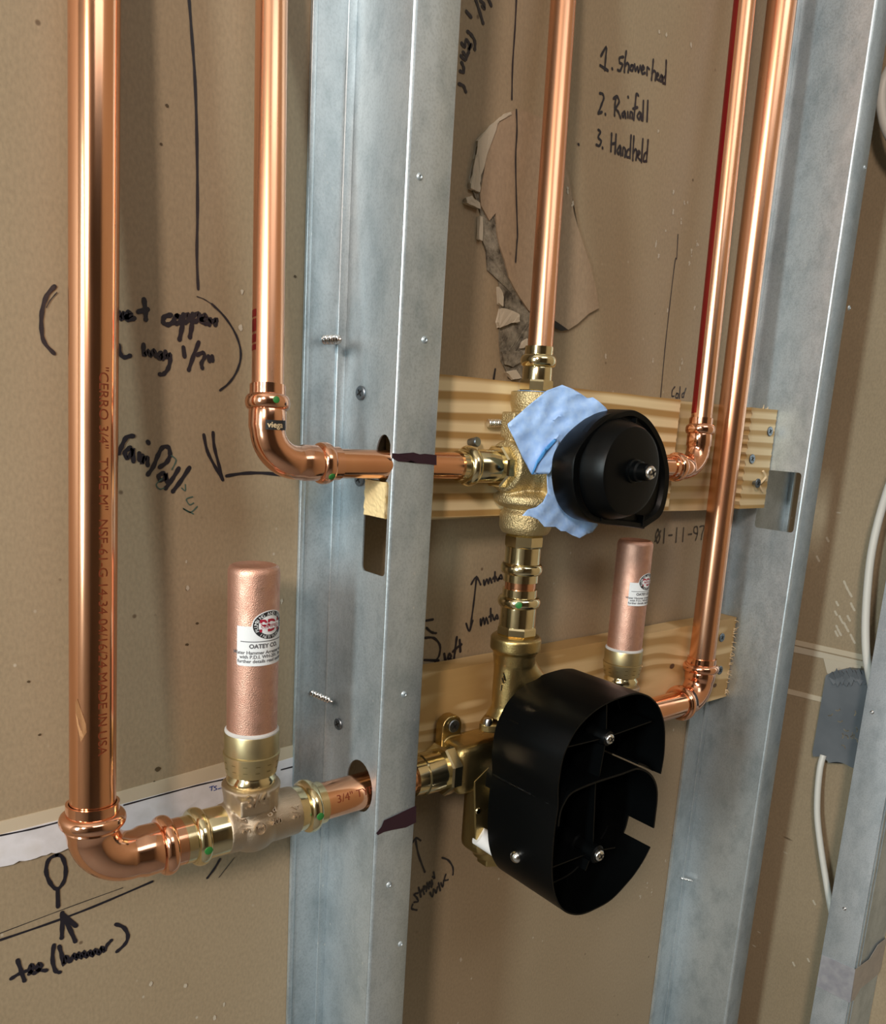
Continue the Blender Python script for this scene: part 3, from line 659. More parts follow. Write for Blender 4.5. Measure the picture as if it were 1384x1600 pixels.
# tape round it
tp = thing('tape', 'grey cloth tape wrapped round the right-hand stud', 'tape', (SX, SY1, PXp(1310, 1535, SX).z))
zc = PXp(1310, 1535, SX).z
bm = bmesh.new()
q = [PXp(u, v, SX-0.0005) for u, v in ((1284, 1492), (1336, 1515), (1328, 1567), (1275, 1541))]
add_prism(bm, q, (0.0004, 0, 0)); link('tape_band', bm, 'duct', tp, 0)
bm = bmesh.new()
yy = SY1-0.001
q = [P(u, v, yy) for u, v in ((1336, 1515), (1358, 1499), (1372, 1476), (1386, 1465), (1400, 1468), (1398, 1495), (1372, 1522), (1344, 1545), (1334, 1563), (1330, 1565))]
q = [Vector((min(max(a.x, SX-0.0008), WRX-0.0006), a.y, a.z)) for a in q]
add_prism(bm, q, (0, 0.0004, 0)); bmesh.ops.triangulate(bm, faces=[f for f in bm.faces if len(f.verts) > 4]); link('tape_tail', bm, 'duct_brown', tp, 0)

# ------------------------------------------------------------------ screws
def screw_head(label, pos, nrm, r=0.0038, mat='screw', group='drywall screws'):
    nrm = Vector(nrm).normalized()
    t = thing('screw', label, 'screw', pos, group)
    bm = bmesh.new(); add_lathe(bm, pos, nrm, [(-0.004, r*0.4), (-0.0005, r*0.55), (0.0, r*0.98), (0.0007, r), (0.0011, r*0.9), (0.0012, r*0.1)], 24); link('head', bm, mat, t)
    x, y, d = basis(nrm); bm = bmesh.new()
    for a in (0.6, 0.6+PI/2):
        e = x*math.cos(a)+y*math.sin(a); f = d.cross(e)
        o = Vector(pos)+d*0.00125
        vs = [bm.verts.new(o+e*s1*r*0.55+f*s2*r*0.13) for s1, s2 in ((-1, -1), (1, -1), (1, 1), (-1, 1))]; bm.faces.new(vs)
    link('cross_recess', bm, 'darkhole', t, 0)
    return t
XW = LX-0.0006
for (u, v), lab in (((564, 614), 'dark screw head in the left stud web above the upper pipe'), ((562, 749), 'dark screw head in the left stud web just below the upper pipe'), ((529, 1131), 'small screw head by the bend of the left stud, above the lower pipe')):
    p = PXp(u, v, XW); screw_head(lab, p, (-1, -0.1, 0), 0.0041 if v < 1000 else 0.0038, group=None)
def screw_tip(label, a, b, r=0.0022):
    bm = bmesh.new(); a = Vector(a); b = Vector(b); n = 60; pts = []; rad = []
    for i in range(n+1):
        t = i/n; pts.append(a.lerp(b, t)); rad.append((r*(1+0.28*math.sin(t*2*PI*8)))*(1 if t < 0.75 else max(0.05, (1-t)/0.25)))
    add_sweep(bm, pts, rad, 14)
    return tag(link('screw', bm, 'chrome', None), label, 'screw')
a = P(508, 531, -0.0018); screw_tip('threaded screw tip poking out of the left stud back flange near its top', a, a+Vector((0.0015, -0.016, 0.0)))
a = P(487, 1083, -0.0018); screw_tip('slanted screw tip poking out of the left stud back flange, lower one', a, a+Vector((0.0045, -0.0185, -0.001)), 0.0017)
screw_tip('galvanised screw thread beside the upper valve lug', P(762, 661, -0.036), P(787, 661, -0.0370), 0.0021)
bm = bmesh.new(); add_lathe(bm, P(1062, 1366, -0.003) , (-0.4, -1, 0.2), [(0, 0.0009), (0.012, 0.0009), (0.014, 0.0002)], 10)
p = P(1064, 1372, -0.002); bm.free(); screw_tip('fine screw tip poking out of the middle stud back flange', p, p+Vector((0.004, -0.012, 0.001)), 0.0011)

# ------------------------------------------------------------------ timber
def board(name, label, x0, x1, y0, y1, z0, z1, mat, slope=0.0, rough_ends=0.0, wav=0.0006, zig=0.0, endmat=True):
    t = thing(name, label, 'board', ((x0+x1)/2, y0, z0))
    bm = bmesh.new()
    nx, nz = 60, 96
    def top(x, zz): return zz + slope*(x-x0)
    g = {}
    for i in range(nx+1):
        for j in range(nz+1):
            fx = i/nx; fz = j/nz
            x = x0+(x1-x0)*fx; z = z0+(z1-z0)*fz
            dz = wav*noise.noise(Vector((x*20, 0, fz*3)))*(1 if j in (0, nz) else 0)
            if i == nx and rough_ends: x += rough_ends*noise.noise(Vector((0, 3, z*420)))
            if i == 0 and zig: x += zig*(abs(((z*140) % 1)-0.5)*2-0.5)
            g[i, j] = Vector((x, 0, top(x, z)+dz))
    fv = {k: bm.verts.new((v.x, y1, v.z)) for k, v in g.items()}
    for i in range(nx):
        for j in range(nz): bm.faces.new((fv[i, j], fv[i+1, j], fv[i+1, j+1], fv[i, j+1]))
    rim = [(i, 0) for i in range(nx)]+[(nx, j) for j in range(nz)]+[(i, nz) for i in range(nx, 0, -1)]+[(0, j) for j in range(nz, 0, -1)]
    bv = [bm.verts.new((g[k].x, y0, g[k].z)) for k in rim]
    for k in range(len(rim)):
        a = rim[k]; b = rim[(k+1) % len(rim)]
        bm.faces.new((fv[a], fv[b], bv[(k+1) % len(rim)], bv[k]))
    bm.faces.new(bv[::-1])
    link('plank', bm, mat, t, 30)
    return t
# upper back board, behind everything, through the slot of the left stud
zb0 = P(1100, 797, -0.0165).z; zb1 = P(1100, 630, -0.0165).z
tb1 = board('wood_board', 'plain back pine board behind the cold elbow, reaching the middle stud', 0.300, 0.7005, -0.0022, -0.0165, zb0, zb1, 'pine_plain')
x_l = PXp(577, 780, 0.262); 
# front board, striped
zf0 = P(740, 807, -0.0330).z; zf1 = P(740, 590, -0.0330).z
xf1 = P(1055, 700, -0.0330).x
tb2 = board('wood_board', 'boldly striped front pine board behind the upper brass valve', 0.300, xf1, -0.0167, -0.0330, zf0, zf1, 'pine', rough_ends=0.001)
# end of the timber poking through the left stud
zp1 = PXp(590, 753, 0.262).z; zp0 = PXp(590, 811, 0.262).z
tb5 = thing('wood_block', 'sawn pine end poking through the slot of the left stud under the upper pipe', 'board', (0.275, -0.035, zp0))
bm = bmesh.new(); add_box(bm, (0.2668, -0.0520, zp0), (0.300, -0.0312, zp1)); bmesh.ops.subdivide_edges(bm, edges=bm.edges, cuts=5)
for v in bm.verts:
    if v.co.x < 0.2675: v.co += Vector((noise.noise(v.co*400)*0.0016, 0, noise.noise(v.co*300)*0.0008))
link('block', bm, 'pine_plain', tb5, 30)
bm = bmesh.new(); add_box(bm, (0.2659, -0.0518, zp0+0.0002), (0.2667, -0.0314, zp1-0.0002)); bmesh.ops.subdivide_edges(bm, edges=bm.edges, cuts=14, use_grid_fill=True)
for v in bm.verts: v.co.x += noise.noise(v.co*500)*0.0006
link('end_grain', bm, 'endgrain', tb5, 0)
# block on the right end
xa = P(1167, 700, -0.0330).x; za0 = P(1180, 794, -0.0330).z; za1 = P(1190, 638, -0.0330).z
tb3 = board('wood_block', 'short pine block with a serrated left edge and three screws', xa, 0.7000, -0.0167, -0.0330, za0, za1, 'pine_block', rough_ends=0.0012, zig=0.0030)
# lower board
zl0 = P(1100, 1098, -0.0205).z; zl1 = P(1000, 992, -0.0205).z
tb4 = board('wood_board', 'lower pine board behind the shower valve with a splintered right end', 0.300, 0.7003, -0.0022, -0.0205, zl0, zl1, 'pine_low', rough_ends=0.002)
bm = bmesh.new()
for k in range(26):
    z = random.uniform(zl0+0.002, zl1-0.002); add_sweep(bm, [Vector((0.6975, -0.0205, z)), Vector((0.6995+random.uniform(0, 0.0010), -0.0212, z+random.uniform(-.001, .001))), Vector((0.7000, -0.0225-random.uniform(0, .002), z+random.uniform(-.002, .002)))], [0.0005, 0.0004, 0.0001], 5)
link('splinters', bm, 'fibre', tb4, 0)
bm = bmesh.new()
for k in range(8):
    x = random.uniform(0.688, 0.699); add_sweep(bm, [Vector((x, -0.025, za1-0.001)), Vector((x+random.uniform(-.003, .0005), -0.026, za1+random.uniform(0, .004)))], [0.0009, 0.0002], 5)
link('splinters', bm, 'fibre', tb3, 0)
# knots on the lower board
for (u, v, r) in ((1050, 1041, 0.0034), (1117, 1071, 0.0028)):
    p = P(u, v, -0.0208); bm = bmesh.new(); vs = [bm.verts.new(p+Vector((math.cos(a)*r, 0, math.sin(a)*r*0.7))) for a in [2*PI*k/16 for k in range(16)]]; bm.faces.new(vs)
    link('knot', bm, simple('knot', (0.10, 0.05, 0.025), 0.7), tb4, 0)
for (u, v), y, lab in (((1202, 674), -0.0331, 'screw at the top right of the serrated pine block'), ((1174, 717), -0.0331, 'screw sunk left of centre in the serrated pine block'), ((1183, 755), -0.0386, 'lowest screw in the serrated pine block beside a wood curl'),
                  ((1127, 996), -0.0206, 'upper screw in the right end of the lower board'), ((1124, 1047), -0.0206, 'lower screw in the right end of the lower board')):
    screw_head(lab, P(u, v, y), (0, -1, 0), 0.0042, group=None)
cu = [P(u, v, -0.0350) for u, v in ((1192, 736), (1196, 745), (1190, 753), (1186, 758), (1192, 768))]
bm = bmesh.new(); add_sweep(bm, smooth_line(cu), [0.0010]*len(smooth_line(cu)), 6); link('wood_curl', bm, 'fibre', tb3)

# ------------------------------------------------------------------ pipes
def pipe(label, a, b, r, seg=56, mat='copper', name='copper_pipe'):
    a = Vector(a); b = Vector(b)
    t = thing(name, label, 'pipe', a)
    bm = bmesh.new(); n = 12
    add_sweep(bm, [a.lerp(b, i/n) for i in range(n+1)], [r]*(n+1), seg); link('tube', bm, mat, t, 60)
    t['_'] = 0; del t['_']
    return t
RB1 = 0.0108
p1b = P(145, 1240, YL+0.0024); p1t = P(147.5, 0, -0.014)
def extend(b, t, z): return b + (t-b)*((z-b.z)/(t.z-b.z))
def line_to(b, t, z): return extend(b, t, z)
c1 = line_to(p1b, p1t, ZL); c1 = Vector((c1.x, c1.y, ZL))
pp1 = pipe('thick copper pipe nearest the camera at the far left, with printed lettering', line_to(p1b, p1t, ZL+0.02), line_to(p1b, p1t, Z0+0.45), RB1)
p2b = P(418.5, 590, YU+0.0066); p2t = P(424.5, 0, -0.014)
pp2 = pipe('thinner copper pipe rising left of the left stud above its elbow', line_to(p2b, p2t, ZU+0.02), line_to(p2b, p2t, Z0+0.42), RS, mat='copper_satin')
p3b = P(844, 540, YU+0.001); p3t = P(880, 0, -0.020)
pp3 = pipe('copper pipe rising from the top of the upper valve past the broken patch', line_to(p3b, p3t, P(844, 566, YU).z), line_to(p3b, p3t, Z0+0.45), RS, mat='copper_satin')
p4b = P(1096, 650, YU+0.0030); p4t = P(1163.5, 0, -0.022)
pp4 = pipe('copper pipe with a red painted stripe, in front of the wall right of the notes', line_to(p4b, p4t, ZU+0.018), line_to(p4b, p4t, Z0+0.52), RS, mat='copper_satin')
p5b = P(1097.5, 1020, -0.0345); p5t = P(1222, 0, -0.024)
pp5 = pipe('thick copper pipe running down in front of the middle stud', line_to(p5b, p5t, ZL+0.02), line_to(p5b, p5t, Z0+0.55), RB, mat='copper_satin')

def elbow(label, corner, dA, dB, pr, LA, LB, bend, dots=(), mat='copper_fit', label_band=None, kb=1.42):
    corner = Vector(corner); dA = Vector(dA).normalized(); dB = Vector(dB).normalized()
    t = thing('pipe_elbow', label, 'elbow', corner)
    pts = []; rad = []
    pa = [(s, r) for s, r in press_prof(pr, min(LA-bend, 0.021), k_bead=kb, k_sleeve=1.19)]
    for s, r in pa: pts.append(corner+dA*(LA-s)); rad.append(r)
    if LA-pa[-1][0] > bend+0.002: pts.append(corner+dA*(bend+0.001)); rad.append(pr*1.1)
    cen = corner+dA*bend+dB*bend
    for k in range(1, 16):
        a = PI/2*k/16
        pts.append(cen - dB*bend*math.cos(a) - dA*bend*math.sin(a)); rad.append(pr*(1.12))
    if LB-min(LB-bend, 0.021) > bend+0.002: pts.append(corner+dB*(bend+0.001)); rad.append(pr*1.1)
    pb = press_prof(pr, min(LB-bend, 0.021), k_bead=kb, k_sleeve=1.19)[::-1]
    for s, r in pb: pts.append(corner+dB*(LB-s)); rad.append(r)
    # rings oriented by local tangent: nudge coincident points
    bm = bmesh.new(); rings = []; seg = 48
    ax = dA.cross(dB).normalized()
    for i, p in enumerate(pts):
        if i < len(pa) + (1 if LA-pa[-1][0] > bend+0.002 else 0): tdir = -dA
        elif i >= len(pts)-len(pb): tdir = dB
        else:
            tdir = (pts[min(i+1, len(pts)-1)]-pts[i-1]).normalized()
        y = tdir.cross(ax).normalized()
        rings.append([bm.verts.new(p+(ax*math.cos(q)+y*math.sin(q))*rad[i]) for q in [2*PI*k/seg for k in range(seg)]])
    for a, b in zip(rings, rings[1:]):
        for k in range(seg): bm.faces.new((a[k], a[(k+1) % seg], b[(k+1) % seg], b[k]))
    link('elbow_body', bm, mat, t, 50)
    for pos, nrm, rr in dots: dot('green_dot', pos, nrm, rr, 'green', t)
    return t
tocam = lambda p: (CAM-Vector(p)).normalized()
def perp(p, axis):
    d = tocam(p); axis = Vector(axis).normalized(); return (d-axis*d.dot(axis)).normalized()
# elbow 1
LA = P(145, 1256, YL).z-ZL; LB = P(283, 1318, YL).x-c1.x
elbow('big copper elbow at the bottom of the leftmost pipe', c1, (p1t-p1b), (1, 0, 0), RB, LA, LB, 0.0195)
# elbow 2
c2 = line_to(p2b, p2t, ZU); c2 = Vector((c2.x, c2.y, ZU))
LA2 = P(418.5, 600, YU+0.001).z-ZU; LB2 = P(528, 725, YU).x-c2.x
_u = (p2t-p2b).normalized(); q1 = c2+_u*(LA2-0.0088); n1 = perp(q1, _u); n1 = (Matrix.Rotation(math.radians(22), 3, 'Z') @ n1)
q2 = c2+Vector((LB2-0.0088, 0, 0)); n2 = perp(q2, (1, 0, 0)); n2 = Matrix.Rotation(math.radians(38), 3, 'X') @ n2
e2 = elbow('copper elbow with two green dots left of the left stud', c2, (p2t-p2b), (1, 0, 0), RS, LA2, LB2, 0.0175,
      dots=[(q1+n1*RS*1.40, n1, 0.0017), (q2+n2*RS*1.40, n2, 0.0019)])
# black size label on the elbow
def cyl_patch(bm, cen, axis, zero, r, a0, a1, t0, t1, na=16, nt_=1, off=0.0003):
    axis = Vector(axis).normalized(); zero = Vector(zero).normalized(); side = axis.cross(zero)
    g = [[bm.verts.new(Vector(cen)+axis*(t0+(t1-t0)*j/nt_)+(zero*math.cos(a0+(a1-a0)*i/na)+side*math.sin(a0+(a1-a0)*i/na))*(r+off)) for j in range(nt_+1)] for i in range(na+1)]
    for i in range(na):
        for j in range(nt_): bm.faces.new((g[i][j], g[i+1][j], g[i+1][j+1], g[i][j+1]))
q = c2+_u*(LA2-0.0195); n = perp(q, (0, 0, 1)); rr = RS*1.19
bm = bmesh.new(); cyl_patch(bm, q, (0, 0, 1), n, rr, -0.10, 1.15, -0.0024, 0.0024); o = link('size_label', bm, 'label_black', e2, 0); o['label'] = 'small black maker label'
def cyl_fn(cen, axis, zero, r, off):
    axis = Vector(axis).normalized(); zero = Vector(zero).normalized(); side = axis.cross(zero)
    def fn(x, y, e=0):
        a = x/r; return Vector(cen)+axis*y+(zero*math.cos(a)+side*math.sin(a))*(r+off+e)
    return fn
bm = bmesh.new(); add_text(bm, 'viega', 0.0040, cyl_fn(q+Vector((0, 0, -0.0012)), (0, 0, 1), n, rr, 0.0006), 'LEFT', 0.00012, cuts=1); link('lettering', bm, simple('gold_print', (0.55, 0.42, 0.25), 0.5), e2, 0)
# horizontal upper pipe through the stud
pipe('horizontal copper pipe through the left stud to the upper valve', (c2.x+LB2-0.012, YU, ZU), (P(722, 729, YU).x, YU, ZU), RS)
# elbow 4 (cold)
c4 = line_to(p4b, p4t, ZU+0.002); c4 = Vector((c4.x, c4.y, ZU+0.002))
elbow('small copper elbow at the foot of the red-striped pipe', c4, (p4t-p4b), (-1, 0, 0), RS, P(1095, 653, YU).z-c4.z, c4.x-P(1046, 725, YU).x, 0.0150)
pipe('short copper stub between the upper valve and the cold elbow', (0.47, YU, c4.z), (c4.x-0.018, YU, c4.z), RS)
# elbow 5
c5 = line_to(p5b, p5t, ZL-0.0015); c5 = Vector((c5.x, c5.y, ZL-0.0015))
e5 = elbow('large copper elbow on the lower board at the foot of the thick right pipe', c5, (p5t-p5b), (-1, 0, 0), RB, P(1094, 1030, YL).z-c5.z, c5.x-P(1056, 1102, YL).x, 0.0185)
q = c5+Vector((-0.0205, 0, 0)); n = perp(q, (1, 0, 0))
bm = bmesh.new(); cyl_patch(bm, q, (-1, 0, 0), n, RB*1.17, -0.5, 0.55, -0.0035, 0.0015); o = link('size_label', bm, 'label_black', e5, 0); o['label'] = 'small black maker label'
pipe('copper pipe from the shower valve to the lower right elbow', (0.47, YL, ZL), (c5.x-0.02, YL, ZL-0.0010), RB)
# lower left pipes
x_t0 = P(283, 1318, YL).x
pipe('short copper piece between the big elbow and the brass tee', (c1.x+0.03, YL, ZL), (x_t0+0.012, YL, ZL), RB*0.985)
xl1 = P(500, 1247, YL).x; xl2 = P(668, 1205, YL).x
pl = pipe('copper pipe passing from the brass tee through the left stud', (xl1-0.012, YL, ZL), (xl2, YL, ZL), RB)

# pipe lettering
bm = bmesh.new()
axis1 = (p1t-p1b).normalized(); n = perp(p1b, axis1); base = line_to(p1b, p1t, P(160, 575, -0.025).z)
pxs = Matrix.Rotation(math.radians(24), 3, axis1) @ n
fn0 = cyl_fn(base, axis1, pxs, RB1, 0.00012)
L = (base-line_to(p1b, p1t, P(160, 1168, -0.033).z)).length
me = text_mesh('"CERRO 3/4"  TYPE M"  NSF-61-G 14-34 04/16/24 MADE IN USA', 1.0); wd = max(v.co.x for v in me.vertices); bpy.data.meshes.remove(me)
k = L/wd
add_text(bm, '"CERRO 3/4"  TYPE M"  NSF-61-G 14-34 04/16/24 MADE IN USA', 1.0, lambda x, y, e=0: fn0((y-0.35)*0.0062, -x*k, e), cuts=1)
o = link('lettering', bm, 'pipe_print', pp1, 0); o['label'] = 'dark red printed text running down the pipe'
bm = bmesh.new(); qx = P(512, 1246, YL).x; n = perp((qx, YL, ZL), (1, 0, 0)); fn1 = cyl_fn(Vector((qx, YL, ZL)), (1, 0, 0), n, RB, 0.00012)
add_text(bm, '3/4" TYPE M', 1.0, lambda x, y, e=0: fn1(-(y-0.5)*0.0066, x*0.0072, e), cuts=1); link('lettering', bm, 'pipe_print', pl, 0)
# red stripes
bm = bmesh.new(); ax4 = (p4t-p4b).normalized(); n = perp(p4b, ax4); nn = Matrix.Rotation(math.radians(-58), 3, ax4) @ n
cyl_patch(bm, line_to(p4b, p4t, P(1096, 648, -0.03).z), ax4, nn, RS, -0.75, 0.45, 0, 0.5, 12, 30, 0.0001)
o = link('red_stripe', bm, 'red_stripe', pp4, 0); o['label'] = 'faded red stripe along the left side'
ax2 = (p2t-p2b).normalized(); n = perp(p2b, ax2); nn = Matrix.Rotation(math.radians(-68), 3, ax2) @ n
bm = bmesh.new()
for v0, v1 in ((488, 500), (503, 523), (527, 540), (543, 552)):
    z1_ = P(418, v0, -0.035).z; z0_ = P(418, v1, -0.035).z; c = line_to(p2b, p2t, z0_); cyl_patch(bm, c, ax2, nn, RS, -0.4, 0.35, 0, z1_-z0_, 8, 1, 0.0001)
o = link('red_print', bm, 'red_stripe', pp2, 0)
bm = bmesh.new(); q = line_to(p1b, p1t, P(128, 1112, -0.03).z); n = Matrix.Rotation(math.radians(-28), 3, axis1) @ perp(q, axis1); fs = cyl_fn(q, axis1, n, RB1, 0.00015)
flx = [bm.verts.new(fs(a, b)) for a, b in ((-.002, .009), (-.0005, .005), (.001, .001), (.0022, -.003), (.0026, -.007), (.0012, -.0095), (-.0002, -.012), (-.0008, -.009), (-.0022, -.004), (-.003, .002), (-.0032, .007))]; bm.faces.new(flx)
link('flux_stain', bm, simple('flux_stain', (0.36, 0.17, 0.07), 0.35, 0.6), pp1, 0)
# ------------------------------------------------------------------ brass tee and water hammer arrestors
xt = 0.1945
tee = thing('pipe_tee', 'sand-cast bronze tee under the left hammer arrestor with brass press sockets', 'tee', (xt, YL, ZL))
xa0 = P(347, 1300, YL).x; xa1 = P(458, 1265, YL).x
bm = bmesh.new()
add_lathe(bm, (xa0, YL, ZL), (1, 0, 0), [(0, 0.0138), (0.010, 0.0142), (xa1-xa0-0.010, 0.0142), (xa1-xa0, 0.0138)], 48)
zt_ = P(392, 1221, YL).z
add_lathe(bm, (xt, YL, ZL), (0, 0, 1), [(0, 0.0145), (0.016, 0.0150), (zt_-ZL, 0.0164)], 48)
bmesh.ops.create_uvsphere(bm, u_segments=32, v_segments=16, radius=0.0168, matrix=Matrix.Translation((xt, YL, ZL)))
add_box(bm, (xt-0.0145, YL-0.0180, ZL+0.013), (xt+0.0030, YL-0.006, zt_-0.0015))
o = link('cast_body', bm, 'bronze', tee, 0); remesh(o, 0.0007, 8)
def socket(parent, mouth, d, pr, L, mat='brass', dots=(), name='press_socket', ks=1.2, kb=1.42, kc=1.13):
    bm = bmesh.new(); add_lathe(bm, mouth, d, press_prof(pr, L, k_sleeve=ks, k_bead=kb, k_col=kc), 56); o = link(name, bm, mat, parent, 45)
    for ang in dots:
        q = Vector(mouth)+Vector(d)*0.0088; n = perp(q, d); n = Matrix.Rotation(math.radians(ang), 3, Vector((1, 0, 0))) @ n
        dot('green_dot', q+n*pr*(kb-0.02), n, 0.0022, 'green', parent)
    return o
socket(tee, (x_t0, YL, ZL), Vector((1, 0, 0)), RB, xa0-x_t0+0.004, dots=(34,))
socket(tee, (xl1, YL, ZL), Vector((-1, 0, 0)), RB, xl1-xa1+0.004, dots=(30,))
# raised letters on the tee
def plane_text(parent, txt, size, pos, xdir, ydir, nrm, mat, depth=0.0006, bold=0.0, name='raised_lettering', align='CENTER'):
    me = text_mesh(txt, size, align); bm = bmesh.new(); bm.from_mesh(me); bpy.data.meshes.remove(me)
    xdir = Vector(xdir).normalized(); ydir = Vector(ydir).normalized(); nrm = Vector(nrm).normalized()
    r = bmesh.ops.extrude_face_region(bm, geom=list(bm.faces))
    for g in r['geom']:
        if isinstance(g, bmesh.types.BMVert): g.co.z += depth
    for v in bm.verts: v.co = Vector(pos)+xdir*v.co.x+ydir*v.co.y+nrm*v.co.z
    return link(name, bm, mat, parent, 0)
qq = Vector((xt, YL-0.0170, ZL+0.0205))
plane_text(tee, '3/4', 0.0105, qq+Vector((-0.0058, -0.0004, -0.0022)), (1, 0, 0), (0, 0, 1), (0, -1, 0), 'bronze', 0.0020)
fx = cyl_fn(Vector((xt, YL, ZL)), (1, 0, 0), perp((xt, YL, ZL), (1, 0, 0)), 0.0160, 0.0004)
bm = bmesh.new()
for txt, sz, dx, dy in (('viega', 0.0074, -0.0055, 0.0030), ('200', 0.0042, 0.0045, -0.0035)):
    add_text(bm, txt, sz, lambda x, y, e=0, dx=dx, dy=dy: fx(-(y+dy-0.0015), x+dx, e), cuts=1)
# badge ring
for k in range(24):
    a = 2*PI*k/24; b = 2*PI*(k+1)/24
    vs = [bm.verts.new(fx(-(-0.0050+r*math.sin(t)), -0.0022+r*math.cos(t))) for r, t in ((0.0030, a), (0.0036, a), (0.0036, b), (0.0030, b))]; bm.faces.new(vs)
add_text(bm, 'W', 0.0042, lambda x, y, e=0: fx(-(y-0.0065), x-0.0042, e), cuts=1)
o = link('raised_lettering', bm, 'bronze', tee, 0); so = o.modifiers.new('t', 'SOLIDIFY'); so.thickness = 0.0022; so.offset = 0
for sx_, flip in ((xa0+0.007, 1), (xa1-0.006, 1)):
    f2_ = cyl_fn(Vector((sx_, YL, ZL)), (1, 0, 0), perp((sx_, YL, ZL), (1, 0, 0)), 0.0142, 0.0002)
    bm = bmesh.new(); add_text(bm, '3/4', 0.0068, lambda x, y, e=0: f2_(-(x-0.006), -(y-0.003), e), cuts=1)
    o = link('raised_lettering', bm, 'bronze', tee, 0); so = o.modifiers.new('t', 'SOLIDIFY'); so.thickness = 0.0018; so.offset = 0

def arrestor(label, x, y, zb, ztop, zcol, r=0.0136, lab_ang=0.0, zlab=0.5, lscale=1.0):
    t = thing('hammer_arrestor', label, 'water hammer arrestor', (x, y, zb), 'water hammer arrestors')
    h = ztop-zcol
    bm = bmesh.new(); add_lathe(bm, (x, y, zcol-0.002), (0, 0, 1), [(0, r), (h-0.002, r), (h-0.0005, r*0.985), (h+0.0012, r*0.93), (h+0.0019, r*0.84), (h+0.0010, r*0.72), (h-0.0008, r*0.45), (h-0.0002, r*0.30), (h+0.0001, r*0.02)], 64)
    link('chamber', bm, 'copper_matte', t, 50)
    bm = bmesh.new(); add_lathe(bm, (x, y, zcol-0.001), (0, 0, 1), [(0, r*1.08), (0.0015, r*1.08), (0.0025, r*1.02), (0.0025, r)], 64, cap=False); link('solder_ring', bm, 'grout', t)
    z1 = zcol; z2 = zb+0.0070; hh = z1-z2
    bm = bmesh.new(); add_lathe(bm, (x, y, z2), (0, 0, 1), [(0, r*0.86), (0.001, r*1.02), (hh*0.46, r*1.14), (hh*0.50, r*1.14), (hh*0.52, r*1.08), (hh*0.53, r*1.10), (hh-0.001, r*1.10), (hh, r*1.07)], 64); link('collar', bm, 'brass_sat', t, 35)
    # knurl notches
    bm = bmesh.new()
    for k in range(14):
        a = 2*PI*k/14
        for dz in (0.35, 0.20):
            c = Vector((x+math.cos(a)*r*1.125, y+math.sin(a)*r*1.125, z2+hh*dz)); s = Vector((-math.sin(a), math.cos(a), 0))
            n = Vector((math.cos(a), math.sin(a), 0))
            rr_ = r*(1.03+0.11*dz/0.46)
            c = Vector((x, y, z2+hh*dz))+n*(rr_+0.0001)
            vs = [bm.verts.new(c+s*i*0.0012+Vector((0, 0, j*0.00022))) for i, j in ((-1, -1), (1, -1), (1, 1), (-1, 1))]; bm.faces.new(vs)
    link('wrench_marks', bm, simple('brass_mark', (0.28, 0.22, 0.10), 0.5, 1), t, 0)
    bm = bmesh.new(); add_lathe(bm, (x, y, zb-0.004), (0, 0, 1), [(0, r*0.86), (0.004, r*0.86), (0.0055, r*0.98), (0.0085, r*1.0), (0.0102, r*0.88), (0.012, r*0.86)], 64); link('thread_ring', bm, 'brass', t, 60)
    # paper label
    zc = zlab; n = perp((x, y, zc), (0, 0, 1)); n = Matrix.Rotation(lab_ang, 3, 'Z') @ n
    fn = cyl_fn(Vector((x, y, zc)), (0, 0, 1), n, r, 0.0)
    W2, H1 = 0.0112*lscale, 0.0098*lscale
    bm = bmesh.new(); nx = 26
    ocx, ocy, orx, ory = 0.0040*lscale, 0.0088*lscale, 0.0086*lscale, 0.0068*lscale
    cols = []
    for i in range(nx+1):
        xx = -W2+2*W2*i/nx*1.06
        top = H1-0.0015
        d = 1-((xx-ocx)/orx)**2
        if d > 0: top = max(top, ocy+ory*math.sqrt(d))
        bot = -H1+ (0.0006 if i in (0, nx) else 0)
        cols.append([bm.verts.new(fn(xx, bot+(top-bot)*j/6)+n*0 + (fn(xx, 0, 0.0003)-fn(xx, 0, 0))) for j in range(7)])
    for i in range(nx):
        for j in range(6): bm.faces.new((cols[i][j], cols[i+1][j], cols[i+1][j+1], cols[i][j+1]))
    lb = link('paper_label', bm, 'label_white', t, 0); lb['label'] = 'white printed label'
    def sub(name, bm, mat): return link(name, bm, mat, lb, 0)
    def f(x_, y_, e=0): return fn(x_, y_, 0.0004+e)
    bm = bmesh.new()
    def ellipse_ring(r0, r1, lift):
        for k in range(48):
            a = 2*PI*k/48; b = 2*PI*(k+1)/48
            vs = [bm.verts.new(f(ocx+q*orx*math.cos(t_), ocy+q*ory*math.sin(t_), lift)) for q, t_ in ((r0, a), (r1, a), (r1, b), (r0, b))]
            bm.faces.new(vs)
    ellipse_ring(0.66, 0.94, 0); sub('oval_border', bm, 'label_black')
    bm = bmesh.new()
    me_t = 'PLUMBING AND DRAINAGE'
    for i_, ch in enumerate(me_t):
        if ch == ' ': continue
        a = math.radians(205-230*i_/(len(me_t)-1))
        def g(x_, y_, e=0, a=a):
            px_, py_ = x_-0.0006*lscale, y_-0.0008*lscale
            ca, sa = math.cos(a-PI/2), math.sin(a-PI/2)
            ex = px_*ca-py_*sa; ey = px_*sa+py_*ca
            return f(ocx+0.80*orx*math.cos(a)+ex, ocy+0.80*ory*math.sin(a)+ey, 0.0002+e)
        add_text(bm, ch, 0.0021*lscale, g)
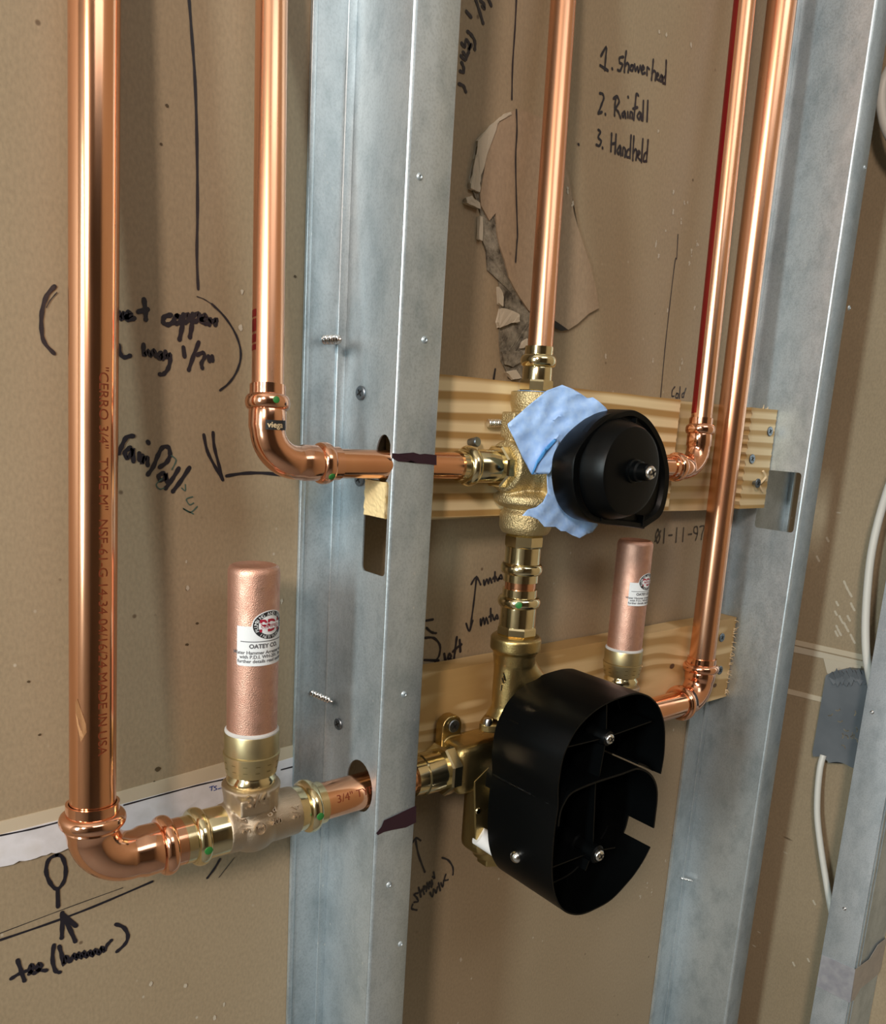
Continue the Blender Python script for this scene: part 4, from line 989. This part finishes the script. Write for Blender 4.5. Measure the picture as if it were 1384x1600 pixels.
    for i_, ch in enumerate('INSTITUTE'):
        a = math.radians(232+76*i_/8)
        def g(x_, y_, e=0, a=a):
            px_, py_ = x_-0.0005*lscale, y_-0.0007*lscale
            ca, sa = math.cos(a+PI/2), math.sin(a+PI/2)
            ex = px_*ca-py_*sa; ey = px_*sa+py_*ca
            return f(ocx+0.80*orx*math.cos(a)+ex, ocy+0.80*ory*math.sin(a)+ey, 0.0002+e)
        add_text(bm, ch, 0.0019*lscale, g)
    sub('border_lettering', bm, 'label_white')
    bm = bmesh.new(); add_text(bm, 'PDI', 0.0080*lscale, lambda x_, y_, e=0: f(ocx+x_*0.90, ocy+y_-0.0028*lscale, e), 'CENTER', 0.00020*lscale, cuts=1); sub('emblem', bm, 'red_ink')
    bm = bmesh.new(); g_ = [bm.verts.new(f(ocx+a_*orx*0.64, ocy+b_*0.0014*lscale-0.0002, 0.0002)) for a_, b_ in ((-1, -1), (-.5, -1), (0, -1), (.5, -1), (1, -1), (1, 1), (.5, 1), (0, 1), (-.5, 1), (-1, 1))]; bm.faces.new(g_); sub('banner', bm, 'label_white')
    bm = bmesh.new(); add_text(bm, 'CERTIFIED', 0.0023*lscale, lambda x_, y_, e=0: f(ocx+x_*0.88, ocy+y_-0.0011*lscale, 0.00035+e), 'CENTER'); sub('banner_lettering', bm, 'red_ink')
    bm = bmesh.new()
    for i_ in range(12):
        x_a = (-W2*0.84)+(W2*1.9)*i_/12; x_b = (-W2*0.84)+(W2*1.9)*(i_+1)/12
        bm.faces.new([bm.verts.new(f(a_, b_)) for a_, b_ in ((x_a, 0.0013*lscale), (x_b, 0.0013*lscale), (x_b, 0.0017*lscale), (x_a, 0.0017*lscale))])
    add_text(bm, 'OATEY CO.', 0.0027*lscale, lambda x_, y_, e=0: f(x_+0.0015*lscale, y_-0.0015*lscale, e), 'CENTER', 0.00016)
    for ln, yy_ in (('Water Hammer Arrester tested', -0.0043), ('with P.D.I. WH-201. For', -0.0063), ('further details read section', -0.0083)):
        add_text(bm, ln, 0.0022*lscale, lambda x_, y_, e=0, yy_=yy_: f(x_+0.0012*lscale, y_+yy_*lscale, e), 'CENTER', 0.00007)
    sub('label_lettering', bm, 'label_grey')
    return t
za_top = P(396, 883, YL-0.002).z; za_col = P(394, 1139, YL).z; za_b = zt_-0.0012
arrestor('left water hammer arrestor, pinkish copper cylinder standing on the bronze tee', xt, YL, za_b, za_top, za_col, lab_ang=0.33, zlab=P(405, 996, YL).z, lscale=1.17)
x2 = P(985, 920, -0.037).x
arrestor('right water hammer arrestor, copper cylinder behind the figure-eight guard', x2, YL, P(970, 1068, YL).z, P(996, 843, YL).z, P(974, 1013, YL).z, lab_ang=0.75, zlab=P(990, 921, YL).z)
# tee under the right arrestor
tr = thing('pipe_tee', 'bronze tee hidden behind the figure-eight guard under the right arrestor', 'tee', (x2, YL, ZL))
bm = bmesh.new(); add_lathe(bm, (x2-0.025, YL, ZL), (1, 0, 0), [(0, 0.0142), (0.050, 0.0142)], 40); add_lathe(bm, (x2, YL, ZL), (0, 0, 1), [(0, 0.0145), (P(970, 1068, YL).z-ZL, 0.0155)], 40)
remesh(link('cast_body', bm, 'bronze', tr, 0), 0.0009, 5)

# ------------------------------------------------------------------ upper diverter valve
VX = 0.3828
zU = lambda v, u=820: P(u, v, YU).z
uv = thing('diverter_valve', 'upper cast brass diverter valve wrapped in blue tape on the striped board', 'valve', (VX, YU, ZU))
bm = bmesh.new()
zt = zU(613, 838); zb = zU(833, 818)
add_lathe(bm, (VX, YU, zb), (0, 0, 1), [(0, 0.0150), (0.004, 0.0172), (0.013, 0.0172), (0.016, 0.0145), (zt-zb-0.012, 0.0145), (zt-zb-0.008, 0.0158), (zt-zb, 0.0158)], 48)
add_lathe(bm, (VX, YU, zU(792)), (0, 0, 1), [(0, 0.018), (0.003, 0.0225), (0.0075, 0.0225), (0.0105, 0.018)], 48)
add_lathe(bm, (P(786, 728, YU).x, YU, ZU), (1, 0, 0), [(0, 0.0160), (0.010, 0.0170), (0.10, 0.0170)], 40)
add_lathe(bm, (0.4030, -0.028, ZU), (0, -1, 0), [(0, 0.027), (0.060, 0.027)], 48)
bmesh.ops.create_uvsphere(bm, u_segments=32, v_segments=16, radius=0.021, matrix=Matrix.Translation((VX, YU, ZU)))
add_box(bm, (VX-0.022, -0.052, ZU+0.018), (VX-0.004, -0.040, ZU+0.034))
for v in bm.verts: v.co.y = min(v.co.y, -0.0334)
o = link('cast_body', bm, 'brass_rough', uv, 0); remesh(o, 0.0009, 7)
def hexring(parent, org, d, r, h, mat='brass', n=8, name='hex_collar'):
    bm = bmesh.new(); add_lathe(bm, org, d, [(0, r*0.93), (0.0012, r), (h-0.0012, r), (h, r*0.93)], n, phase=PI/n); return link(name, bm, mat, parent, 20)
def adapter(label, mouth, d, pr, L, hexh, hexr, ks=1.2, kb=1.45):
    t = thing('press_adapter', label, 'pipe fitting', mouth, 'brass press adapters')
    d = Vector(d).normalized()
    socket(t, mouth, d, pr, L-hexh, ks=ks, kb=kb)
    hexring(t, Vector(mouth)+d*(L-hexh), d, hexr, hexh)
    return t
mx = P(714, 729, YU).x; ex = P(788, 727, YU).x
ad = adapter('brass press adapter on the left side of the upper valve', (mx, YU, ZU), (1, 0, 0), RS, ex-mx, 0.0085, 0.0135, ks=1.28, kb=1.55)
mz = zU(542, 844)
adapter('brass press adapter on top of the upper valve', (VX, YU, mz), (0, 0, -1), RS, mz-zt, 0.0075, 0.0112)
z1_ = zU(907); z2_ = zU(834)
adapter('brass press adapter hanging under the upper valve, above the copper band', (VX, YU, z1_), (0, 0, 1), RB*0.93, z2_-z1_, 0.0085, 0.0132, ks=1.15, kb=1.36)
z3_ = zU(919, 812); z4_ = zU(991, 806)
ad2 = adapter('brass press adapter above the shower valve, below the copper band', (VX, YU, z3_), (0, 0, -1), RB*0.93, z3_-z4_, 0.0065, 0.0138, ks=1.17, kb=1.40)
pipe('short copper band between the two vertical brass adapters', (VX, YU, z3_-0.004), (VX, YU, z1_+0.004), RB*0.93)
q = Vector((VX, YU, z3_-0.0086)); n = perp(q, (0, 0, 1)); dot('green_dot', q+n*RB*0.93*1.37, n, 0.0022, 'green', ad2)
bm = bmesh.new(); add_lathe(bm, P(733, 691, -0.0330), (0.2, -1, 0.1), [(0, 0.0022), (0.006, 0.0032), (0.007, 0.0028)], 12); bmesh.ops.subdivide_edges(bm, edges=bm.edges, cuts=1)
tag(link('screw', bm, 'screw', None), 'black screw head above the left brass adapter on the striped board', 'screw')

# black round guard
GX, GZ = P(970, 733, -0.105).x, P(970, 733, -0.105).z
cap = thing('valve_guard', 'black round plaster guard on the upper valve with a small centre screw', 'guard', (GX, -0.10, GZ))
def clipped(R_, zt_c, zb_c, n=96, sx_=1.0):
    out = []
    for k in range(n):
        a = 2*PI*k/n; x = R_*sx_*math.cos(a); z = R_*math.sin(a)
        out.append((x, max(min(z, zt_c), -zb_c)))
    return out
xl = P(895, 735, -0.105).x; xr = P(1046, 745, -0.105).x; RG = (xr-xl)/2; GXc = (xl+xr)/2
ztc = P(975, 640, -0.105).z-GZ; zbc = GZ-P(990, 826, -0.105).z
print('guard', RG, ztc, zbc, GX, GXc)
CR7 = lambda pts: crop(pts, 6.92, 860, 620)
_o = [P(u, v, -0.105) for u, v in CR7([(235, 900), (246, 700), (300, 560), (420, 400), (580, 262), (700, 185), (800, 150), (880, 140), (960, 160), (1060, 230), (1150, 350), (1230, 520), (1275, 700), (1290, 850), (1272, 1050), (1232, 1220), (1180, 1310), (1090, 1375), (1012, 1428), (1008, 1430), (800, 1405), (540, 1375), (420, 1330), (325, 1230), (262, 1080), (235, 900)])]
_s = smooth_line(_o, 5)[:-1]
ol = [(p.x-GXc, p.z-GZ) for p in _s]
def ring_loft(bm, secs):
    """secs: list of (y, outline list of (x,z))"""
    R_ = [[bm.verts.new((GXc+x, y, GZ+z)) for x, z in o] for y, o in secs]
    n = len(R_[0])
    for a, b in zip(R_, R_[1:]):
        for k in range(n): bm.faces.new((a[k], a[(k+1) % n], b[(k+1) % n], b[k]))
    return R_
sc_ = lambda o, k: [(x*k, z*k) for x, z in o]
bm = bmesh.new()
R_ = ring_loft(bm, [(-0.088, sc_(ol, 0.99)), (-0.090, sc_(ol, 1.0)), (-0.1035, sc_(ol, 1.0)), (-0.105, sc_(ol, 0.985)), (-0.1046, sc_(ol, 0.90)), (-0.1020, sc_(ol, 0.87)), (-0.1020, sc_(ol, 0.5))])
bm.faces.new(R_[0][::-1]); bm.faces.new(R_[-1])
link('rim', bm, 'plastic', cap, 40)
dface = -0.1185; DX = P(995, 734, dface)
bm = bmesh.new(); add_lathe(bm, (DX.x-0.003, -0.098, GZ-0.0005), (0.003, -(0.098-dface+0.04)*-1*-1, 0), [(0, 0.0335), (0.004, 0.0335), (0.005, 0.0310), (0.012, 0.0292), (0.0170, 0.0275), (0.0192, 0.0262), (0.0200, 0.0240), (0.0200, 0.0060)], 96); 
link('drum', bm, 'plastic', cap, 30)
kb = P(992, 736, dface); kt = P(1022, 740, -0.1335)
bm = bmesh.new(); add_lathe(bm, Vector((kb.x-0.001, dface+0.004, kb.z)), (0, -1, 0), [(0, 0.0072), (0.005, 0.0072), (0.0055, 0.0062), (0.0085, 0.0062), (0.0095, 0.0052), (0.0150, 0.0050), (0.0155, 0.0042)], 48); link('stem', bm, 'plastic', cap, 30)
sp = Vector((kb.x-0.001, dface+0.004-0.0155, kb.z))
def pan(parent, pos, r, name='centre_screw'):
    bm = bmesh.new(); add_lathe(bm, pos, (0, -1, 0), [(0, r), (0.0010, r), (0.0020, r*0.85), (0.0025, r*0.5), (0.0026, r*0.02)], 32); o = link(name, bm, 'chrome', parent, 60)
    bm = bmesh.new()
    for a in (0.5, 0.5+PI/2):
        e = Vector((math.cos(a), 0, math.sin(a))); f = Vector((-math.sin(a), 0, math.cos(a)))
        bm.faces.new([bm.verts.new(Vector(pos)+Vector((0, -0.00275, 0))+e*s1*r*0.6+f*s2*r*0.14) for s1, s2 in ((-1, -1), (1, -1), (1, 1), (-1, 1))])
    link('cross_recess', bm, 'darkhole', o, 0); return o
pan(cap, sp, 0.0040)
for u, v in ((940, 812), (1004, 820), (994, 656)):
    p = P(u, v, -0.1052); bm = bmesh.new(); add_box(bm, (p.x-0.0005, -0.1055, p.z-(0.001 if v > 700 else 0.006)), (p.x+0.0005, -0.098, p.z+(0.006 if v > 700 else 0.001))); link('moulded_rib', bm, 'plastic', cap)

# blue painter's tape behind the guard
def T3(pts): return crop(pts, 3.46, 680, 570)
def tape_sheet(name, px, mat, parent, yfun, amp=0.0016, th=0.0003):
    from mathutils.geometry import delaunay_2d_cdt
    poly = [Vector(p) for p in px]; us = [p.x for p in poly]; vs_ = [p.y for p in poly]
    pts = list(poly); n = len(poly); ed = [(i, (i+1) % n) for i in range(n)]
    def inside(p):
        c = False
        for i in range(n):
            a = poly[i]; b = poly[(i+1) % n]
            if (a.y > p.y) != (b.y > p.y) and p.x < (b.x-a.x)*(p.y-a.y)/(b.y-a.y)+a.x: c = not c
        return c
    u = min(us)
    while u < max(us):
        v = min(vs_)
        while v < max(vs_):
            p = Vector((u+random.uniform(-1, 1), v+random.uniform(-1, 1)))
            if inside(p): pts.append(p)
            v += 5
        u += 5
    vv, ee, ff_, *_ = delaunay_2d_cdt(pts, ed, [], 1, 1e-4)
    bm = bmesh.new(); V_ = []
    for p in vv:
        y = yfun(p.x, p.y)
        q = P(p.x, p.y, y)
        y2 = y + amp*(abs(noise.noise(Vector((p.x*0.030+p.y*0.02, p.y*0.035, 1.7))))*2-0.5) + amp*0.12*noise.noise(Vector((p.x*0.10, p.y*0.08, 4)))
        V_.append(bm.verts.new(P(p.x, p.y, y2)))
    for f in ff_: bm.faces.new([V_[i] for i in f])
    o = link(name, bm, mat, parent, 40); s = o.modifiers.new('th', 'SOLIDIFY'); s.thickness = th
    return o
bt = thing('masking_tape', 'crumpled blue masking tape between the upper valve and its black guard', 'tape', (GX, -0.08, GZ))
yf = lambda u, v: -0.068-0.00016*(u-795)-0.0006*max(0, 1-abs(v-680)/60)
tape_sheet('tape_front', T3([(390, 320), (430, 285), (470, 250), (500, 222), (540, 190), (600, 140), (685, 108), (740, 130), (790, 158), (820, 180), (850, 176), (880, 195), (920, 230), (960, 300), (900, 420), (760, 480), (700, 480), (665, 410), (640, 400), (618, 500), (600, 590), (555, 592), (520, 592), (470, 500), (430, 410), (392, 335)]), 'blue', bt, yf)
tape_sheet('tape_fold', T3([(640, 402), (668, 408), (664, 450), (650, 500), (630, 560), (612, 592), (560, 586), (530, 580), (545, 530), (590, 460)]), 'blue', bt, lambda u, v: yf(u, v)-0.0012, 0.0008)
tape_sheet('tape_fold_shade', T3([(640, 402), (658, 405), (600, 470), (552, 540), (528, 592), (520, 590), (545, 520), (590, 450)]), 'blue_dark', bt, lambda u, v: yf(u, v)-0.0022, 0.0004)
tape_sheet('tape_tail', T3([(668, 410), (760, 430), (800, 600), (820, 760), (880, 866), (850, 905), (820, 915), (780, 937), (740, 920), (705, 900), (680, 898), (650, 875), (590, 876), (555, 835), (510, 818), (470, 815), (500, 782), (545, 770), (582, 742), (608, 690), (604, 600), (640, 500)]), 'blue', bt, lambda u, v: -0.072-0.0001*(v-700))
bm = bmesh.new(); add_lathe(bm, (VX, YU, zt-0.0006), (0, 0, 1), [(0, 0.0118), (0.0010, 0.0118)], 40, cap=False); link('thread_tape', bm, 'blue_dark', bt)

# ------------------------------------------------------------------ shower valve (lower)
sv = thing('shower_valve', 'lower brass shower valve body behind the figure-eight black guard', 'valve', (0.41, YL, ZL))
LY = lambda u, v, y=YL: P(u, v, y)
bx0 = P(698, 1200, -0.037).x
bm = bmesh.new()
add_box(bm, (bx0, -0.0515, ZL-0.0175), (0.49, -0.0225, ZL+0.0175), 0.006)
zlow = P(740, 1341, -0.045).z
xlow = P(727, 1290, -0.034).x
add_box(bm, (xlow, -0.0500, zlow), (xlow+0.085, -0.026, ZL+0.010), 0.007)
xh = P(764, 1345, -0.040).x
add_lathe(bm, (xh, -0.038, zlow-0.006), (0, 0, 1), [(0, 0.011), (0.008, 0.0135), (0.03, 0.0135)], 32)
add_lathe(bm, (xh+0.003, -0.038, zlow-0.013), (0, 0, 1), [(0, 0.0100), (0.02, 0.0100)], 6)
# lug
lg = P(706, 1136, -0.030)
add_lathe(bm, (lg.x, -0.0225, lg.z), (0, -1, 0), [(0, 0.0085), (0.008, 0.0085)], 28); add_box(bm, (lg.x-0.0085, -0.0305, ZL+0.008), (lg.x+0.0085, -0.0225, lg.z))
o = link('cast_body', bm, 'brass_cast', sv, 0); remesh(o, 0.0008, 6)
# machined face plate
bm = bmesh.new(); yp = -0.0520
fp = [P(u, v, yp) for u, v in ((741, 1222), (780, 1183), (850, 1160), (900, 1200), (880, 1330), (800, 1350), (743, 1312))]
add_prism(bm, fp, (0, 0.006, 0)); o = link('face_plate', bm, 'brass_cast', sv, 0); bv = o.modifiers.new('b', 'BEVEL'); bv.width = 0.0008; bv.segments = 2
q = P(782, 1222, yp)
bm = bmesh.new(); add_lathe(bm, q+Vector((0.004, 0.002, 0)), (0, -1, 0), [(0, 0.0150), (0.006, 0.0150), (0.006, 0.0125), (0.001, 0.0125)], 48, cap=False); link('cartridge_ring', bm, 'brass', sv)
dotp = P(747, 1267, yp); bm = bmesh.new(); add_lathe(bm, dotp, (0, -1, 0), [(0, 0.0024), (0.0006, 0.0020), (0.0002, 0.001)], 20); link('pin_mark', bm, 'brass', sv)
nutx = P(655, 1207, YL).x
bm = bmesh.new(); add_lathe(bm, (nutx-0.008, YL, ZL), (1, 0, 0), [(0, 0.0128), (0.008, 0.0128), (0.0085, 0.0138), (P(684, 1200, YL).x-nutx+0.008, 0.0138)], 56); link('press_socket', bm, 'brass', sv, 30)
hexring(sv, Vector((P(684, 1200, YL).x, YL, ZL)), (1, 0, 0), 0.0178, bx0-P(684, 1200, YL).x+0.001, 'brass', 8)
screw_head('grey screw holding the lug of the shower valve to the lower board', (lg.x+0.0005, -0.0310, lg.z+0.001), (0, -1, 0), 0.0046, group=None)
# wye outlet
wy = thing('outlet_fitting', 'brass wye outlet rising from the shower valve to the upper valve', 'pipe fitting', (VX, YU, ZL+0.04))
ztop = z4_; bm = bmesh.new()
add_lathe(bm, (VX, YU, ztop), (0, 0, -1), [(0, 0.0150), (0.002, 0.0172), (0.010, 0.0172), (0.012, 0.0150), (0.020, 0.0142)], 48)
pth = [Vector((VX, YU, ztop-0.010)), Vector((VX+0.002, YU, ztop-0.022)), Vector((VX+0.010, YU-0.002, ztop-0.034)), Vector((VX+0.026, YU-0.004, ztop-0.050)), Vector((VX+0.040, YU-0.006, ztop-0.064))]
pth = smooth_line(pth); add_sweep(bm, pth, [0.0138]*len(pth), 40)
zfl = P(785, 1118, YU).z
add_sweep(bm, [Vector((VX-0.0025, YU, ztop-0.018)), Vector((VX-0.003, YU, zfl+0.006)), Vector((VX-0.004, YU, zfl-0.002))], [0.0118, 0.0112, 0.0140], 40)
add_box(bm, (VX-0.012, YU-0.006, zfl+0.01), (VX+0.020, YU+0.006, ztop-0.03))
o = link('cast_body', bm, 'brass_cast', wy, 0); remesh(o, 0.0008, 6)
bm = bmesh.new(); fl_ = []
fc = Vector((VX-0.004, YU, zfl-0.002))
for k in range(40):
    a = 2*PI*k/40; r_ = 0.0150+0.0075*abs(math.cos(a))**6
    fl_.append(fc+Vector((math.cos(a)*r_, math.sin(a)*0.0150, 0)))
add_prism(bm, fl_, (0, 0, -0.0060)); o = link('flange', bm, 'brass_cast', wy, 0); bv = o.modifiers.new('b', 'BEVEL'); bv.width = 0.0012; bv.segments = 3
for dx, nm in ((-0.0180, 0), (0.010, 1)):
    bm = bmesh.new(); c = fc+Vector((dx, -0.002 if not nm else -0.010, 0)); add_lathe(bm, c, (0, 0, 1), [(-0.001, 0.0034), (0.002, 0.0034), (0.0036, 0.0026), (0.0040, 0.0004)], 24); link('flange_screw', bm, 'chrome', wy)
# embossed arrow
bm = bmesh.new()
for pts in ([(649, 1027), (663, 1082)], [(663, 1085), (650, 1098)], [(637, 1108), (633, 1150)], [(640, 1060), (650, 1095)]):
    pp = [P(640+a/4.446, 820+b/4.446, YU-0.0135) for a, b in pts]; add_sweep(bm, pp, [0.0008]*len(pp), 8)
link('arrow_mark', bm, 'brass', wy)
# white tube
a = P(746, 1308, -0.062); b = P(800, 1338, -0.075)
bm = bmesh.new(); _a = P(747, 1305, -0.0500); _b = P(786, 1331, -0.0600); add_lathe(bm, _a, _b-_a, [(0, 0.0066), ((_b-_a).length, 0.0066)], 32); link('white_stop', bm, 'white_plastic', sv, 40)['label'] = 'white plastic stop pin'

# figure-eight guard
G8 = lambda pts: [(640+a/3.009, 1000+b/3.009) for a, b in pts]
YF, YB = -0.1200, -0.0605
gd = thing('valve_guard', 'black figure-eight plaster guard with two screws in front of the shower valve', 'guard', tuple(P(930, 1250, YF)))
outer = G8([(1178, 630), (1192, 550), (1197, 470), (1194, 400), (1180, 345), (1160, 305), (1130, 275), (1105, 262), (1080, 256), (1050, 258), (1020, 265), (950, 290), (880, 330), (825, 378), (780, 432), (745, 500), (722, 560), (707, 640), (700, 700), (700, 780), (690, 850), (680, 930), (672, 1060), (676, 1150), (692, 1215), (720, 1262), (760, 1284), (810, 1285), (870, 1262), (950, 1215), (1030, 1130), (1065, 1085), (1100, 1030), (1130, 972)])
inner = G8([(700, 880), (708, 820), (725, 775), (760, 722), (820, 690), (900, 660), (1000, 628), (1060, 606), (1080, 603), (1110, 610), (1140, 632), (1160, 665), (1170, 705), (1170, 760), (1163, 820), (1155, 885)])
STEP = 0.0009
def shell(name, pts2, yfront, yback, th, parent, closed=False, k=4, step=0.0):
    """wall following a front outline, running back to yback; yfront may be a list"""
    p3 = smooth_line([P(u, v, YF) for u, v in pts2], k)
    n = len(p3); bm = bmesh.new(); rows = []
    for i, p in enumerate(p3):
        t = (p3[min(i+1, n-1)]-p3[max(i-1, 0)]); t.y = 0; t.normalize(); s = Vector((t.z, 0, -t.x))
        a_ = -step; ym = yfront*0.38+yback*0.62
        V = lambda k, y: bm.verts.new((p.x+s.x*k, y, p.z+s.z*k))
        rows.append([V(0, yfront), V(0, ym), V(a_, ym+0.0006), V(a_, yback), V(th, yback), V(th, yfront)])
    for a, b in zip(rows, rows[1:]):
        for j in range(6): bm.faces.new((a[j], a[(j+1) % 6], b[(j+1) % 6], b[j]))
    bm.faces.new(rows[0]); bm.faces.new(rows[-1][::-1])
    return link(name, bm, 'plastic', parent, 40)
shell('outer_wall', outer, YF, YB, 0.0010, gd, step=STEP)
shell('inner_wall', inner, YF+0.0008, YB+0.012, 0.0014, gd)
# wall behind the notch
notch = G8([(1155, 885), (1148, 915), (1140, 945), (1130, 972)])
shell('notch_wall', notch, YF+0.023, YB, 0.0016, gd, k=3)
shell('lobe_return', G8([(1178, 632), (1160, 622), (1135, 608), (1105, 600)]), YF+0.006, YB, 0.0012, gd, k=3)
def lobe(name, pts, y, th=0.002):
    bm = bmesh.new(); add_prism(bm, [P(u, v, YF) + Vector((0, y-YF, 0)) for u, v in pts], (0, th, 0)); bmesh.ops.triangulate(bm, faces=[f for f in bm.faces if len(f.verts) > 4]); return link(name, bm, 'plastic', gd, 0)
lobe('upper_plate', [outer[i] for i in range(0, 21)]+G8([(720, 830), (770, 760), (830, 722), (900, 694), (1000, 662), (1060, 644), (1110, 648), (1160, 672)]), -0.078)
lobe('lower_plate', inner+G8([(1148, 915), (1130, 972)])+[outer[i] for i in range(len(outer)-2, 19, -1)], -0.072)
for (a_, b_, nm) in ((701, 792, 1), (678, 1010, 0), (745, 500, 0)):
    e = P(640+a_/3.009, 1000+b_/3.009, YF); bm = bmesh.new(); pts = []; rad = []
    for k in range(41):
        t = k/40; pts.append(Vector((e.x-STEP*0.4-(0.0005 if t > .38 else 0), YF+0.001+(YB-YF-0.002)*t if nm else YB-0.001-(0.016 if a_ > 700 else 0.020)*t, e.z))); rad.append(0.0009+(0.0014*abs(noise.noise(Vector((k*0.9, a_, 0)))) if nm else -0.0003))
    add_sweep(bm, pts, rad, 8); link('mould_seam', bm, 'plastic', gd)
s1 = P(951, 1154, YF+0.002); s2 = P(935, 1336, YF+0.003)
print('screws', s1, s2)
def cyl(name, pos, prof, mat='plastic', seg=40, smooth=30):
    bm = bmesh.new(); add_lathe(bm, pos, (0, -1, 0), prof, seg); return link(name, bm, mat, gd, smooth)
cyl('upper_boss', (s1.x, -0.078, s1.z), [(0, 0.0062), (-0.078-s1.y-0.002, 0.0055), (-0.078-s1.y, 0.0048)])
cyl('lower_boss', (s2.x, -0.072, s2.z), [(0, 0.0150), (0.012, 0.0140), (0.013, 0.0085), (0.028, 0.0080), (0.029, 0.0066), (-0.072-s2.y-0.001, 0.0062), (-0.072-s2.y, 0.0050)])
pan(gd, s1, 0.0036); pan(gd, s2, 0.0040)
bm = bmesh.new()
def rib(a, b, y0, y1, th=0.0004):
    a = Vector(a); b = Vector(b); t = (b-a); t.y = 0; t.normalize(); s = Vector((t.z, 0, -t.x))*th
    add_prism(bm, [Vector((a.x, y0, a.z))+s, Vector((b.x, y0, b.z))+s, Vector((b.x, y0, b.z))-s, Vector((a.x, y0, a.z))-s], (0, y1-y0, 0))
tp_ = P(640+950/3.009, 1000+300/3.009, YF); lf = P(640+760/3.009, 1000+515/3.009, YF); rt = P(640+1150/3.009, 1000+395/3.009, YF)
bt_ = P(640+915/3.009, 1000+650/3.009, YF)
yr = YF+0.004
for e in (tp_, lf, rt, bt_): rib(s1, Vector((s1.x+(e.x-s1.x)*1.05, 0, s1.z+(e.z-s1.z)*1.05)), yr, -0.078)
for e in ((920, 665), (690, 1105), (870, 1110), (1010, 1000)):
    e = P(640+e[0]/3.009, 1000+e[1]/3.009, YF); rib(s2, e, yr+0.004, -0.072)
link('ribs', bm, 'plastic', gd, 0)
# clear blob of a screw on the outside wall, lower left
p = PXp(807, 1338, P(640+676/3.009, 1000+1105/3.009, YF).x-0.0015); bm = bmesh.new(); bmesh.ops.create_uvsphere(bm, u_segments=20, v_segments=12, radius=0.0042, matrix=Matrix.Translation(p)); link('side_screw', bm, 'chrome', gd)

# ------------------------------------------------------------------ cable and box on the side wall
bxx = WRX
bx = thing('junction_box', 'grey taped box with torn top on the side wall between the studs', 'box', (WRX-0.01, -0.08, PXp(1310, 1120, WRX).z))
def bxp(u, v, x): return PXp(u, v, x)
XB = WRX-0.012
face = [PXp(u, v, XB) for u, v in ((1290, 1055), (1300, 1050), (1320, 1045), (1352, 1048), (1360, 1070), (1352, 1140), (1345, 1195), (1332, 1200), (1318, 1193), (1308, 1190), (1295, 1192), (1285, 1182), (1270, 1182), (1269, 1175))]
bm = bmesh.new(); add_prism(bm, face, (0.0118, 0, 0)); bmesh.ops.triangulate(bm, faces=[f for f in bm.faces if len(f.verts) > 4])
link('box_body', bm, 'box', bx, 0)
bm = bmesh.new()
for k in range(9):
    u = 1294+k*7; pp = [PXp(u, 1062+random.uniform(-6, 4), XB-0.0008), PXp(u+6, 1046+random.uniform(-4, 4), XB-0.004), PXp(u+14, 1060+random.uniform(-4, 6), XB-0.001), PXp(u+8, 1068+random.uniform(-3, 5), XB-0.003)]
    bm.faces.new([bm.verts.new(p) for p in pp])
o = link('torn_flap', bm, 'box', bx, 0); s = o.modifiers.new('t', 'SOLIDIFY'); s.thickness = 0.0005
bm = bmesh.new()
for k in range(12):
    u = random.uniform(1300, 1340); v = random.uniform(1105, 1165); a = random.uniform(0, PI)
    add_ribbon(bm, [PXp(u, v, XB), PXp(u+4*math.cos(a), v+4*math.sin(a), XB), PXp(u+7*math.cos(a+.4), v+7*math.sin(a+.4), XB)], 0.0012, nrm=Vector((-1, 0, 0)), lift=0.0003)
link('plaster_crust', bm, 'gypsum', bx, 0)
def cable(label, pix, x, r=0.0037):
    pts = smooth_line([PXp(u, v, xx) for (u, v), xx in zip(pix, x)], 8)
    bm = bmesh.new(); add_sweep(bm, pts, [r]*len(pts), 20); return tag(link('cable', bm, 'cable', None, 60), label, 'cable')
cb = [(1392, 120), (1382, 140), (1383, 175), (1400, 230)]
cable('white cable looping down the side wall into the top of the grey box', [(1420, 690), (1396, 740), (1376, 800), (1362, 860), (1355, 920), (1352, 980), (1354, 1030), (1362, 1075), (1366, 1100)], [0.795, 0.797, 0.80, 0.80, 0.80, 0.80, 0.80, 0.803, 0.806])
cable('white cable running down out of the bottom of the grey box', [(1286, 1180), (1281, 1200), (1277, 1240), (1277, 1280), (1283, 1330), (1291, 1380), (1297, 1415), (1302, 1440)], [0.822, 0.818, 0.815, 0.813, 0.811, 0.809, 0.806, 0.803], 0.0032)
cable('white cable bend at the upper right edge of the photo', [(1422, 60), (1390, 108), (1379, 138), (1378, 172), (1390, 212), (1422, 250)], [0.800]*6, 0.0045)
